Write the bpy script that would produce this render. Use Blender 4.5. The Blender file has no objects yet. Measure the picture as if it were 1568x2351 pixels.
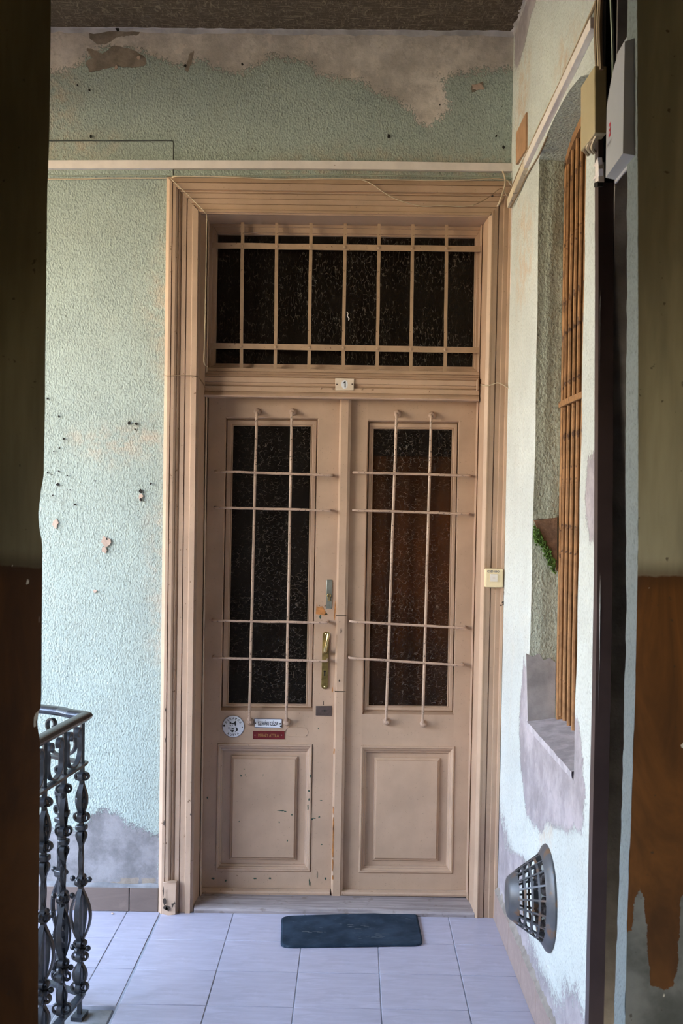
import bpy, bmesh, math, random
import numpy as np
from mathutils import Vector, Matrix

random.seed(7)
rng = np.random.default_rng(7)

# ------------------------------------------------------------------ camera, world, light, exposure
IMG_W, IMG_H = 1568.0, 2351.0
CAM = Vector((0.0, -5.1, 1.8))
YAW, PITCH, ROLL, FPX = -0.011818, -0.013429, 0.013569, 2733.3
_f = Vector((math.sin(YAW) * math.cos(PITCH), math.cos(YAW) * math.cos(PITCH), math.sin(PITCH)))
_r0 = Vector((math.cos(YAW), -math.sin(YAW), 0.0))
_u0 = _r0.cross(_f)
RIGHT = math.cos(ROLL) * _r0 + math.sin(ROLL) * _u0
UP = -math.sin(ROLL) * _r0 + math.cos(ROLL) * _u0
FWD = _f

scene = bpy.context.scene
COL = scene.collection
cam_data = bpy.data.cameras.new('camera')
cam = bpy.data.objects.new('camera', cam_data)
COL.objects.link(cam)
cam_data.sensor_fit = 'VERTICAL'
cam_data.sensor_height = 36.0
cam_data.lens = 36.0 * FPX / IMG_H
cam_data.clip_start = 0.05
cam_data.dof.use_dof = True
cam_data.dof.focus_distance = 5.1
cam_data.dof.aperture_fstop = 8.0
m3 = Matrix((RIGHT, UP, -FWD)).transposed()
cam.matrix_world = Matrix.Translation(CAM) @ m3.to_4x4()
scene.camera = cam

world = bpy.data.worlds.new('sky')
scene.world = world
world.use_nodes = True
bg = world.node_tree.nodes['Background']
_n = world.node_tree.nodes; _l = world.node_tree.links
_tc = _n.new('ShaderNodeTexCoord'); _sx = _n.new('ShaderNodeSeparateXYZ'); _rp = _n.new('ShaderNodeValToRGB')
_l.new(_tc.outputs['Generated'], _sx.inputs[0]); _l.new(_sx.outputs['Z'], _rp.inputs['Fac']); _l.new(_rp.outputs['Color'], bg.inputs['Color'])
_rp.color_ramp.elements[0].position = 0.0; _rp.color_ramp.elements[0].color = (1.0, 0.84, 0.58, 1)      # hazy horizon
_rp.color_ramp.elements[1].position = 0.42; _rp.color_ramp.elements[1].color = (0.52, 0.70, 1.0, 1)      # blue overhead
bg.inputs['Strength'].default_value = 23.0

vs = scene.view_settings
vs.view_transform = 'Standard'
vs.look = 'None'
vs.exposure = 0.0
vs.gamma = 1.0
vs.use_curve_mapping = False
scene.cycles.max_bounces = 8
scene.cycles.diffuse_bounces = 5
scene.cycles.sample_clamp_indirect = 6.0

# ------------------------------------------------------------------ measuring helpers (photo pixel -> point on a real plane)
def ray(px, py):
    return FWD + RIGHT * ((px - IMG_W / 2) / FPX) - UP * ((py - IMG_H / 2) / FPX)

def at(px, py, Y=0.0):
    d = ray(px, py)
    return CAM + d * ((Y - CAM.y) / d.y)

def atF(px, py, Z=0.0):
    d = ray(px, py)
    return CAM + d * ((Z - CAM.z) / d.z)

RW0, RWZ, RWY = 0.6285, 0.0047, -0.024      # right wall: X = RW0 + RWZ*z + RWY*y
def xr(y, z):
    return RW0 + RWZ * z + RWY * y

def atR(px, py, off=0.0):
    d = ray(px, py)
    n = Vector((1.0, -RWY, -RWZ))
    return CAM + d * ((RW0 - off - n.dot(CAM)) / n.dot(d))

# ------------------------------------------------------------------ object helpers
WLOC = {}

def set_tags(o, label=None, cat=None, group=None, kind=None):
    if label: o['label'] = label
    if cat: o['category'] = cat
    if group: o['group'] = group
    if kind: o['kind'] = kind
    return o

def thing(name, loc, label=None, cat=None, group=None, kind=None):
    o = bpy.data.objects.new(name, None)
    o.empty_display_size = 0.05
    COL.objects.link(o)
    o.location = loc
    WLOC[o] = Vector(loc)
    return set_tags(o, label, cat, group, kind)

class MB:
    def __init__(self):
        self.v = []; self.f = []
    def add(self, vs_, fs_):
        n = len(self.v)
        self.v.extend([tuple(p) for p in vs_])
        self.f.extend([tuple(i + n for i in f) for f in fs_])
        return self
    def prism(self, front, back):
        n = len(front)
        fs = [tuple(range(n)), tuple(range(2 * n - 1, n - 1, -1))]
        for i in range(n):
            j = (i + 1) % n
            fs.append((i, n + i, n + j, j))
        return self.add(list(front) + list(back), fs)
    def box(self, a, b):
        (x0, y0, z0), (x1, y1, z1) = a, b
        return self.prism([(x0, y0, z0), (x1, y0, z0), (x1, y0, z1), (x0, y0, z1)],
                          [(x0, y1, z0), (x1, y1, z0), (x1, y1, z1), (x0, y1, z1)])
    def tube(self, path, r, n=8, radii=None, caps=True):
        P = [Vector(p) for p in path]
        if len(P) < 2: return self
        rings = []
        t0 = (P[1] - P[0]).normalized()
        ref = Vector((0, 0, 1)) if abs(t0.z) < 0.9 else Vector((0, 1, 0))
        nrm = t0.cross(ref).normalized()
        for i, p in enumerate(P):
            t = (P[min(i + 1, len(P) - 1)] - P[max(i - 1, 0)])
            if t.length < 1e-9: t = t0
            t = t.normalized()
            nrm = (nrm - t * nrm.dot(t)).normalized()
            bn = t.cross(nrm)
            rr = radii[i] if radii else r
            rings.append([p + (nrm * math.cos(2 * math.pi * k / n) + bn * math.sin(2 * math.pi * k / n)) * rr for k in range(n)])
        vs_ = [q for rg in rings for q in rg]
        fs = []
        for i in range(len(P) - 1):
            for k in range(n):
                k2 = (k + 1) % n
                fs.append((i * n + k, i * n + k2, (i + 1) * n + k2, (i + 1) * n + k))
        if caps:
            fs.append(tuple(range(n - 1, -1, -1)))
            fs.append(tuple((len(P) - 1) * n + k for k in range(n)))
        return self.add(vs_, fs)
    def ribbon(self, path, side, w, t):
        """flat bar swept along a planar path; side = constant vector across the bar"""
        P = [Vector(p) for p in path]; side = Vector(side).normalized()
        vs_, fs = [], []
        for i, p in enumerate(P):
            tg = (P[min(i + 1, len(P) - 1)] - P[max(i - 1, 0)]).normalized()
            nn = tg.cross(side).normalized()
            vs_ += [p + side * w / 2 + nn * t / 2, p - side * w / 2 + nn * t / 2,
                    p - side * w / 2 - nn * t / 2, p + side * w / 2 - nn * t / 2]
        for i in range(len(P) - 1):
            for k in range(4):
                k2 = (k + 1) % 4
                fs.append((i * 4 + k, i * 4 + k2, (i + 1) * 4 + k2, (i + 1) * 4 + k))
        fs += [(3, 2, 1, 0), tuple((len(P) - 1) * 4 + k for k in range(4))]
        return self.add(vs_, fs)
    def ball(self, c, r, n=10, m=6, sq=(1, 1, 1)):
        c = Vector(c); vs_ = []; fs = []
        for i in range(m + 1):
            a = math.pi * i / m
            for k in range(n):
                b = 2 * math.pi * k / n
                vs_.append((c.x + r * sq[0] * math.sin(a) * math.cos(b), c.y + r * sq[1] * math.sin(a) * math.sin(b), c.z + r * sq[2] * math.cos(a)))
        for i in range(m):
            for k in range(n):
                k2 = (k + 1) % n
                fs.append((i * n + k, (i + 1) * n + k, (i + 1) * n + k2, i * n + k2))
        return self.add(vs_, fs)
    def disc(self, c, r, y0, y1, n=24, rx=None):
        """short cylinder along Y"""
        c = Vector(c); rx = rx or r
        fr = [(c.x + rx * math.cos(2 * math.pi * k / n), y0, c.z + r * math.sin(2 * math.pi * k / n)) for k in range(n)]
        return self.prism(fr, [(p[0], y1, p[2]) for p in fr])
    def lathe(self, c, axis, prof, n=24):
        """prof: list of (distance along axis, radius)"""
        c = Vector(c); ax = Vector(axis).normalized()
        a = ax.cross(Vector((0, 0, 1)) if abs(ax.z) < .9 else Vector((1, 0, 0))).normalized(); b = ax.cross(a)
        vs_, fs = [], []
        for d, r in prof:
            for k in range(n):
                t = 2 * math.pi * k / n
                vs_.append(c + ax * d + (a * math.cos(t) + b * math.sin(t)) * r)
        for i in range(len(prof) - 1):
            for k in range(n):
                k2 = (k + 1) % n
                fs.append((i * n + k, i * n + k2, (i + 1) * n + k2, (i + 1) * n + k))
        return self.add(vs_, fs)
    def strip(self, ringA, ringB, close=False):
        n = len(ringA); fs = []
        for i in range(n if close else n - 1):
            j = (i + 1) % n
            fs.append((i, j, n + j, n + i))
        return self.add(list(ringA) + list(ringB), fs)
    def build(self, name, mat, parent=None, bevel=0.0, smooth=True, origin=None, angle=35, **tags):
        V = np.array(self.v, dtype=float)
        if origin is None:
            lo, hi = V.min(0), V.max(0)
            origin = Vector(((lo[0] + hi[0]) / 2, (lo[1] + hi[1]) / 2, lo[2]))
        o3 = np.array(origin)
        me = bpy.data.meshes.new(name)
        me.from_pydata((V - o3).tolist(), [], self.f)
        me.update()
        bm = bmesh.new(); bm.from_mesh(me)
        bmesh.ops.recalc_face_normals(bm, faces=bm.faces[:])
        bm.to_mesh(me); bm.free()
        if smooth:
            me.shade_smooth()
            me.set_sharp_from_angle(angle=math.radians(angle))
        me.materials.append(mat)
        o = bpy.data.objects.new(name, me)
        COL.objects.link(o)
        WLOC[o] = Vector(origin)
        if parent is not None:
            o.parent = parent
            o.location = Vector(origin) - WLOC[parent]
        else:
            o.location = origin
        if bevel > 0:
            md = o.modifiers.new('bevel', 'BEVEL')
            md.width = bevel; md.segments = 2; md.limit_method = 'ANGLE'; md.angle_limit = math.radians(40)
        set_tags(o, **tags)
        return o

# ------------------------------------------------------------------ materials
class NT:
    def __init__(self, name):
        self.m = bpy.data.materials.new(name); self.m.use_nodes = True
        self.t = self.m.node_tree; self.n = self.t.nodes; self.l = self.t.links
        self.b = self.n['Principled BSDF']; self.out = self.n['Material Output']
        self._co = None
    def new(self, ty, **kw):
        x = self.n.new(ty)
        for k, v in kw.items(): setattr(x, k, v)
        return x
    def link(self, a, b): self.l.new(a, b)
    def co(self):
        if self._co is None:
            self._co = self.new('ShaderNodeTexCoord').outputs['Object']
        return self._co
    def mapped(self, scale=(1, 1, 1)):
        mp = self.new('ShaderNodeMapping'); mp.inputs['Scale'].default_value = scale
        self.link(self.co(), mp.inputs['Vector']); return mp.outputs['Vector']
    def noise(self, scale, detail=3, rough=.55, vec=None, dist=0.0):
        x = self.new('ShaderNodeTexNoise')
        x.inputs['Scale'].default_value = scale; x.inputs['Detail'].default_value = detail
        x.inputs['Roughness'].default_value = rough; x.inputs['Distortion'].default_value = dist
        self.link(vec if vec is not None else self.co(), x.inputs['Vector'])
        return x.outputs['Fac']
    def voro(self, scale, feature='F1', vec=None, rnd=1.0):
        x = self.new('ShaderNodeTexVoronoi'); x.feature = feature
        x.inputs['Scale'].default_value = scale; x.inputs['Randomness'].default_value = rnd
        self.link(vec if vec is not None else self.co(), x.inputs['Vector'])
        return x.outputs['Distance']
    def ramp(self, fac, lo, hi, a=0.0, b=1.0):
        x = self.new('ShaderNodeMapRange'); x.interpolation_type = 'SMOOTHSTEP'
        for i, v in enumerate((lo, hi, a, b)): x.inputs[i + 1].default_value = v
        self.link(fac, x.inputs[0]); return x.outputs[0]
    def math(self, op, a, b=None):
        x = self.new('ShaderNodeMath', operation=op)
        for i, v in enumerate((a, b)):
            if v is None: continue
            if isinstance(v, (int, float)): x.inputs[i].default_value = v
            else: self.link(v, x.inputs[i])
        return x.outputs[0]
    def mix(self, fac, a, b, mode='MIX'):
        x = self.new('ShaderNodeMix', data_type='RGBA', blend_type=mode)
        for i, v in ((0, fac), (6, a), (7, b)):
            if isinstance(v, (int, float)): x.inputs[i].default_value = v
            elif isinstance(v, tuple): x.inputs[i].default_value = (*v, 1)
            else: self.link(v, x.inputs[i])
        return x.outputs[2]
    def bump(self, h, strength=.5, dist=.002, prev=None):
        x = self.new('ShaderNodeBump')
        x.inputs['Strength'].default_value = strength; x.inputs['Distance'].default_value = dist
        self.link(h, x.inputs['Height'])
        if prev is not None: self.link(prev, x.inputs['Normal'])
        return x.outputs['Normal']
    def set(self, color=None, rough=None, normal=None, metallic=None, spec=None):
        for k, v in (('Base Color', color), ('Roughness', rough), ('Normal', normal), ('Metallic', metallic), ('Specular IOR Level', spec)):
            if v is None: continue
            s = self.b.inputs[k]
            if isinstance(v, tuple): s.default_value = (*v, 1)
            elif isinstance(v, (int, float)): s.default_value = v
            else: self.link(v, s)
        return self.m

def simple(name, color, rough=.5, metallic=0.0, var=.15, scale=14, bump=0.0, bscale=120, dark=None, spec=.5):
    k = NT(name)
    n1 = k.noise(scale, 4)
    d = tuple(c * (1 - var) for c in color); h = tuple(min(1, c * (1 + var * .6)) for c in color)
    c = k.mix(k.ramp(n1, .3, .7), d, h)
    if dark:
        sp = k.ramp(k.noise(dark[1], 3), dark[2], dark[2] + .08)
        c = k.mix(sp, c, dark[0])
    nm = k.bump(k.noise(bscale, 3), bump, .002) if bump else None
    return k.set(color=c, rough=rough, metallic=metallic, normal=nm, spec=spec)

def paint_wood(name, color, vertical=True, rough=.42, worn=0.0):
    k = NT(name)
    st = k.mapped((60, 60, 3)) if vertical else k.mapped((3, 60, 60))
    grain = k.noise(1.0, 4, .6, st)
    blot = k.noise(5, 4)
    c = k.mix(k.ramp(blot, .3, .7), tuple(x * .88 for x in color), tuple(min(1, x * 1.06) for x in color))
    c = k.mix(k.math('MULTIPLY', k.ramp(grain, .45, .8), .08), c, tuple(x * .72 for x in color))
    # grime specks
    sp = k.ramp(k.noise(160, 2), .69, .75)
    c = k.mix(k.math('MULTIPLY', sp, .6), c, (.10, .07, .05))
    if worn:
        chip = k.ramp(k.noise(38, 5, .7), .73 - worn, .755 - worn)
        c = k.mix(chip, c, (.16, .09, .045))
    nm = k.bump(grain, .18, .0006)
    nm = k.bump(k.noise(30, 4), .15, .001, nm)
    return k.set(color=c, rough=rough, normal=nm)

def stucco(name, base, attr=True, coarse=1.0, plaster=(.47, .45, .45), brown=(.27, .23, .19), pits=.42):
    k = NT(name)
    big = k.noise(1.6, 4); mid = k.noise(7, 4)
    el = k.mapped((1, 1, .72))
    gr = k.noise(150 * coarse, 3, .65, el)
    gr2 = k.voro(120 * coarse, 'F1', el)
    h = k.math('ADD', k.math('MULTIPLY', gr, 1.1), k.math('MULTIPLY', gr2, .55))
    c = k.mix(k.ramp(big, .32, .7), tuple(x * .90 for x in base), tuple(min(1, x * 1.05) for x in base))
    c = k.mix(k.math('MULTIPLY', k.ramp(mid, .5, .78), .22), c, (base[0] * .92, base[1] * .80, base[2] * .74))
    st = k.noise(1.0, 3, .6, k.mapped((9, 9, .7)))
    c = k.mix(k.math('MULTIPLY', k.ramp(st, .56, .78), .20), c, (base[0] * 1.02, base[1] * .84, base[2] * .70))
    pit = k.ramp(gr, .50, .34)
    c = k.mix(k.math('MULTIPLY', pit, pits), c, tuple(x * .34 for x in base))
    spk = k.ramp(k.voro(46 * coarse), .11, .06)
    c = k.mix(k.math('MULTIPLY', spk, k.ramp(k.noise(9, 2), .46, .6)), c, tuple(x * .16 for x in base))
    hgt = h
    if attr:
        a = k.new('ShaderNodeAttribute'); a.attribute_name = 'mask'
        sep = k.new('ShaderNodeSeparateColor'); k.link(a.outputs['Color'], sep.inputs[0])
        jit = k.math('SUBTRACT', k.noise(40, 6, .8), .5)
        grn = k.math('SUBTRACT', gr, .5)
        mR = k.ramp(k.math('ADD', k.math('ADD', sep.outputs[0], k.math('MULTIPLY', jit, 1.1)), k.math('MULTIPLY', grn, -1.0)), .40, .60)
        mG = k.ramp(k.math('ADD', sep.outputs[1], k.math('MULTIPLY', jit, .9)), .44, .56)
        pc = k.mix(k.ramp(k.noise(4.5, 6, .7), .34, .68), tuple(x * .68 for x in plaster), tuple(min(1, x * 1.12) for x in plaster))
        pc = k.mix(k.math('MULTIPLY', k.ramp(k.noise(26, 6, .75), .52, .66), .5), pc, tuple(x * .58 for x in plaster))
        pc = k.mix(k.math('MULTIPLY', k.ramp(k.noise(11, 5, .7), .56, .68), .5), pc, (min(1, plaster[0] * 1.2), min(1, plaster[1] * 1.15), min(1, plaster[2] * 1.12)))
        pc = k.mix(a.outputs['Alpha'], pc, k.mix(k.ramp(k.noise(7, 6, .7), .34, .66), (.165, .16, .165), (.285, .275, .285)))
        c = k.mix(k.math('MULTIPLY', k.math('MULTIPLY', sep.outputs[2], .7), k.ramp(k.noise(16, 5, .7), .38, .66)), c, (.56, .42, .30))
        c = k.mix(mR, c, pc)
        bc = k.mix(k.ramp(k.noise(14, 5, .7), .3, .7), tuple(x * .7 for x in brown), tuple(x * 1.2 for x in brown))
        c = k.mix(mG, c, bc)
        sm = k.math('MAXIMUM', mR, mG)
        flat = k.math('ADD', k.math('MULTIPLY', k.noise(22, 6, .75), .75), 0.05)
        mx = k.new('ShaderNodeMix', data_type='FLOAT')
        k.link(sm, mx.inputs[0]); k.link(h, mx.inputs[2]); k.link(flat, mx.inputs[3])
        hgt = mx.outputs[0]
    nm = k.bump(hgt, .9, .0045 / coarse)
    return k.set(color=c, rough=.9, normal=nm, spec=.2)

M = {}
M['paint'] = paint_wood('beige_painted_wood', (.455, .312, .214))
M['paint_h'] = paint_wood('beige_painted_wood_level', (.455, .312, .214), vertical=False)
M['paint_worn'] = paint_wood('beige_painted_wood_worn', (.455, .316, .222), worn=.07)
M['rod'] = simple('painted_iron_rod', (.43, .30, .22), .45, dark=((.05, .03, .02), 120, .60), bump=.3)
M['flatbar'] = simple('painted_flat_iron', (.38, .255, .16), .5, dark=((.12, .06, .03), 90, .66), bump=.25)
M['stucco'] = stucco('mint_stucco', (.395, .468, .432), plaster=(.66, .61, .57))
M['stucco_r'] = stucco('mint_stucco_lit', (.607, .648, .623), plaster=(.410, .373, .394), pits=.3)  # right wall's stronger light painted in as a paler mint
M['stucco_strip'] = stucco('darker_mint_stucco', (.19, .22, .225), attr=False)  # darker mint for the narrow strip beside the doorway
M['stucco_reveal'] = stucco('rough_mint_stucco', (.525, .582, .492), attr=False, coarse=.8)
M['render_grey'] = simple('grey_render', (.40, .385, .39), .9, var=.3, scale=9, bump=.9, bscale=60)
M['sill'] = simple('lavender_grey_screed', (.44, .41, .44), .85, var=.25, scale=20, bump=.8, bscale=70)
M['brown_render'] = simple('bare_brown_roughcast', (.26, .16, .105), .95, var=.3, scale=60, bump=1.0, bscale=110)
M['trunking'] = simple('white_plastic_trunking', (.82, .75, .71), .45, var=.08, dark=((.3, .2, .15), 60, .72))
M['trunking_cream'] = simple('cream_plastic_trunking', (.66, .57, .43), .5, var=.15, dark=((.12, .09, .06), 40, .62))
M['wire'] = simple('cream_wire', (.55, .45, .31), .5)
M['wire_green'] = simple('pale_green_wire', (.33, .38, .30), .5)
M['wire_dark'] = simple('dark_wire', (.05, .06, .05), .5)
M['wire_brown'] = simple('brown_wire', (.22, .15, .09), .5)
M['enamel'] = simple('white_enamel', (.72, .74, .78), .18, var=.04)
M['enamel_cream'] = simple('cream_enamel', (.66, .55, .43), .3, var=.12)
M['black'] = simple('black_print', (.012, .014, .016), .4)
M['navy'] = simple('navy_print', (.03, .05, .12), .4)
M['redplate'] = simple('dark_red_plastic', (.13, .012, .014), .3, var=.2, scale=50)
M['gold'] = simple('gold_print', (.42, .27, .09), .4)
M['brass'] = simple('aged_brass', (.36, .27, .10), .32, metallic=.85, var=.45, scale=28, dark=((.10, .07, .03), 30, .62))
M['brass_bright'] = simple('bright_brass', (.62, .50, .24), .25, metallic=.8, var=.2)
M['steel'] = simple('dull_nickel', (.28, .29, .25), .38, metallic=.7, var=.25, scale=20)
M['darkmetal'] = simple('brown_painted_lock', (.075, .05, .042), .45, var=.3, scale=30)
M['hole'] = simple('dark_cavity', (.01, .008, .006), .9)
M['chip_green'] = simple('old_green_paint', (.035, .07, .045), .5)
M['chip_wood'] = simple('bare_wood', (.42, .17, .045), .7, var=.3, scale=60)
M['chip_dirt'] = simple('dark_dirt', (.045, .03, .02), .8)
M['chip_plaster'] = simple('bare_plaster', (.50, .38, .31), .9, bump=.8, bscale=90)
M['mortar'] = simple('mortar', (.27, .235, .205), .95, var=.25, bump=.9, bscale=80)
M['iron'] = simple('wrought_iron_paint', (.030, .034, .042), .33, metallic=.2, var=.4, scale=30, bump=.5, bscale=60)
M['rail'] = simple('worn_iron_handrail', (.055, .058, .068), .27, metallic=.45, var=.4, scale=12, bump=.4, bscale=40)
M['rust'] = simple('orange_rusty_paint', (.33, .165, .065), .6, var=.3, scale=25, dark=((.09, .04, .02), 26, .60), bump=.4)
M['rustwood'] = simple('orange_brown_wood', (.30, .165, .075), .6, var=.25, scale=18, bump=.3)
M['ventgrey'] = simple('grey_plastic_cage', (.085, .088, .098), .40, var=.3, dark=((.16, .09, .05), 14, .55))
M['moss'] = simple('green_moss', (.10, .20, .04), 1.0, var=.6, scale=70, bump=1.0, bscale=200)
M['browndoor'] = simple('dark_brown_steel', (.060, .042, .043), .38, var=.2, scale=8, dark=((.25, .22, .2), 60, .76))
M['blackroom'] = simple('black_interior', (.0035, .003, .003), .95, spec=.05)  # near-black colour supplies the darkness of unlit spaces behind openings
M['cream_box'] = simple('cream_sheet_metal', (.46, .38, .225), .45, var=.08, scale=6)
M['white_box'] = simple('white_plastic', (.40, .41, .45), .35, var=.03)
M['redlogo'] = simple('red_print', (.55, .03, .06), .4)
M['greylogo'] = simple('grey_print', (.16, .14, .18), .4)
M['terracotta'] = simple('brown_board', (.42, .235, .125), .6, var=.15, scale=20)
M['concrete'] = simple('worn_concrete', (.20, .20, .21), .85, var=.35, scale=12, bump=.6, bscale=50)
M['cream_plastic'] = simple('cream_plastic', (.80, .66, .41), .3, var=.06)
M['button'] = simple('ivory_button', (.74, .68, .60), .3, var=.04)
M['courtyard'] = simple('ochre_courtyard_plaster', (.20, .13, .06), .9, var=.15)
M['ground'] = simple('courtyard_paving', (.035, .028, .02), .9)
M['grout'] = simple('grey_grout', (.34, .36, .43), .9)
M['hall'] = simple('dim_hall_plaster', (.035, .026, .018), .8)
M['curtain'] = simple('amber_curtain', (.36, .17, .045), .9, var=.35, scale=6)

def tile_mat(name, color, rough=.36):
    k = NT(name)
    oi = k.new('ShaderNodeObjectInfo')
    sw = k.noise(1.0, 5, .62, k.mapped((5, 24, 24)), 1.2)
    c = k.mix(k.ramp(sw, .3, .72), tuple(x * .85 for x in color), tuple(min(1, x * 1.08) for x in color))
    c = k.mix(k.math('MULTIPLY', oi.outputs['Random'], .25), c, tuple(x * .86 for x in color))
    c = k.mix(k.math('MULTIPLY', k.ramp(k.noise(9, 5, .7), .60, .72), .35), c, tuple(min(1, x * 1.35) for x in color))
    nm = k.bump(sw, .35, .002)
    return k.set(color=c, rough=rough, normal=nm)
M['tile'] = tile_mat('pink_grey_stone_tile', (.44, .425, .52))
M['skirt'] = tile_mat('beige_stone_tile', (.152, .111, .094), .6)  # left skirting, its weaker light darkened into the colour

def stone_sill():
    k = NT('worn_threshold')
    g = k.noise(1.0, 5, .65, k.mapped((3, 40, 40)))
    c = k.mix(k.ramp(g, .35, .7), (.22, .185, .185), (.38, .33, .325))
    c = k.mix(k.math('MULTIPLY', k.ramp(k.noise(20, 4), .58, .7), .6), c, (.16, .12, .10))
    return k.set(color=c, rough=.7, normal=k.bump(g, .5, .002))
M['skirt_r'] = tile_mat('beige_stone_tile_lit', (.328, .246, .217), .5)  # lighter copy for the right skirting, its stronger light put into the colour
M['threshold'] = stone_sill()

def ceiling_mat():
    k = NT('straw_board_ceiling')
    a = k.noise(1.0, 4, .7, k.mapped((14, 70, 70)), 1.5)
    b = k.noise(1.0, 4, .7, k.mapped((60, 18, 60)), 1.5)
    f = k.math('MAXIMUM', a, b)
    c = k.mix(k.ramp(f, .48, .72), (.065, .045, .026), (.22, .17, .11))
    c = k.mix(k.ramp(k.noise(2.2, 4), .62, .72), c, (.24, .22, .20))
    return k.set(color=c, rough=.9, normal=k.bump(f, .8, .004))
M['ceiling'] = ceiling_mat()

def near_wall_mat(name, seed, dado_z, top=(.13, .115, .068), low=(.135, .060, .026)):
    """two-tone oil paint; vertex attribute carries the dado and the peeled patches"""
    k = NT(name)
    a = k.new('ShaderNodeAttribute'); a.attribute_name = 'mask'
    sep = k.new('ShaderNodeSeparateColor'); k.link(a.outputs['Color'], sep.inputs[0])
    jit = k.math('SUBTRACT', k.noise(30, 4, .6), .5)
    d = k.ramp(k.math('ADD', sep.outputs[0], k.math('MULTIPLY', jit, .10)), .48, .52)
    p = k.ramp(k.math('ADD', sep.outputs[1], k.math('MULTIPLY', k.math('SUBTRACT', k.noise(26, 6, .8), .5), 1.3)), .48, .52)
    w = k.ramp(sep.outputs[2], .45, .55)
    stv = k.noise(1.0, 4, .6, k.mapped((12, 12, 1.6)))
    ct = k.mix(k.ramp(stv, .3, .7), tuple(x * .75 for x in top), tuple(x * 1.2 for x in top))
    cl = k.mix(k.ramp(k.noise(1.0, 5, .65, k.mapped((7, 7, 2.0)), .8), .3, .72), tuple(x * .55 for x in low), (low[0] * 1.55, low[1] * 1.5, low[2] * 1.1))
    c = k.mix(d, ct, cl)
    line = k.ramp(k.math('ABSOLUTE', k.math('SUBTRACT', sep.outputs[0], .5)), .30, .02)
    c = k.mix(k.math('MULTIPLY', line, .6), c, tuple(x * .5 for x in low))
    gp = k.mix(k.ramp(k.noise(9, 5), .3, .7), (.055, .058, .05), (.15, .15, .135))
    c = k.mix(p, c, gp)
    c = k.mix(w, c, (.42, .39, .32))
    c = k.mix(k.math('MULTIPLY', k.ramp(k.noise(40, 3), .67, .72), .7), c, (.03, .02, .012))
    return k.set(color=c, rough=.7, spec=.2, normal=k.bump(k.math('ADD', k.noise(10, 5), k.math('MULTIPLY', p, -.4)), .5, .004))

def crackle_glass(name, scale, squash, tint=.40):
    k = NT(name)
    nz = k.new('ShaderNodeTexNoise'); nz.inputs['Scale'].default_value = 34; nz.inputs['Detail'].default_value = 2
    k.link(k.co(), nz.inputs['Vector'])
    vm = k.new('ShaderNodeVectorMath', operation='MULTIPLY_ADD')
    k.link(nz.outputs['Color'], vm.inputs[0]); vm.inputs[1].default_value = (.014, .014, .014)
    k.link(k.co(), vm.inputs[2])
    mp = k.new('ShaderNodeMapping'); mp.inputs['Scale'].default_value = squash
    k.link(vm.outputs[0], mp.inputs['Vector'])
    e = k.voro(scale, 'DISTANCE_TO_EDGE', mp.outputs['Vector'])
    ridge = k.ramp(e, .060, .006)
    part = k.math('MULTIPLY', k.ramp(k.noise(60, 2), .34, .66), k.ramp(k.noise(5, 2), .22, .62))
    rm = k.math('MULTIPLY', ridge, part)
    nm = k.bump(ridge, .7, .002)
    k.set(color=(.008, .006, .005), rough=.3, normal=nm, spec=.35)
    tr = k.new('ShaderNodeBsdfTransparent'); tr.inputs[0].default_value = (.55, .48, .40, 1)
    m1 = k.new('ShaderNodeMixShader'); m1.inputs[0].default_value = tint
    k.link(k.b.outputs[0], m1.inputs[1]); k.link(tr.outputs[0], m1.inputs[2])
    df = k.new('ShaderNodeBsdfPrincipled')
    df.inputs['Base Color'].default_value = (.27, .21, .155, 1); df.inputs['Roughness'].default_value = .3
    k.link(nm, df.inputs['Normal'])
    m2 = k.new('ShaderNodeMixShader')
    k.link(k.math('MULTIPLY', rm, .32), m2.inputs[0]); k.link(m1.outputs[0], m2.inputs[1]); k.link(df.outputs[0], m2.inputs[2])
    k.link(m2.outputs[0], k.out.inputs['Surface'])
    return k.m
M['glass_fan'] = crackle_glass('textured_glass_upright', 58, (1.3, 1, .45))
M['glass'] = crackle_glass('textured_glass', 58, (.80, 1, 1.25))

def mat_rubber():
    k = NT('navy_rubber_mat')
    rib = k.new('ShaderNodeTexWave'); rib.wave_type = 'BANDS'; rib.bands_direction = 'Y'
    rib.inputs['Scale'].default_value = 55; rib.inputs['Distortion'].default_value = 1.2
    k.link(k.co(), rib.inputs['Vector'])
    c = k.mix(k.ramp(k.noise(9, 4), .3, .7), (.014, .026, .042), (.034, .055, .085))
    dust = k.ramp(k.noise(1.0, 5, .7, k.mapped((22, 60, 60))), .60, .74)
    c = k.mix(k.math('MULTIPLY', dust, .55), c, (.16, .18, .20))
    return k.set(color=c, rough=.9, spec=.12, normal=k.bump(rib.outputs['Fac'], .6, .003))
M['mat'] = mat_rubber()
# ------------------------------------------------------------------ numeric helpers for wall surfaces
def vnoise(x, y, s, seed=0):
    g = np.random.default_rng(seed).random((64, 64))
    X, Y = x * s, y * s
    xi, yi = np.floor(X).astype(int), np.floor(Y).astype(int)
    fx, fy = X - xi, Y - yi
    fx, fy = fx * fx * (3 - 2 * fx), fy * fy * (3 - 2 * fy)
    a = g[xi % 64, yi % 64]; b = g[(xi + 1) % 64, yi % 64]
    c = g[xi % 64, (yi + 1) % 64]; d = g[(xi + 1) % 64, (yi + 1) % 64]
    return (a * (1 - fx) + b * fx) * (1 - fy) + (c * (1 - fx) + d * fx) * fy

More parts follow.
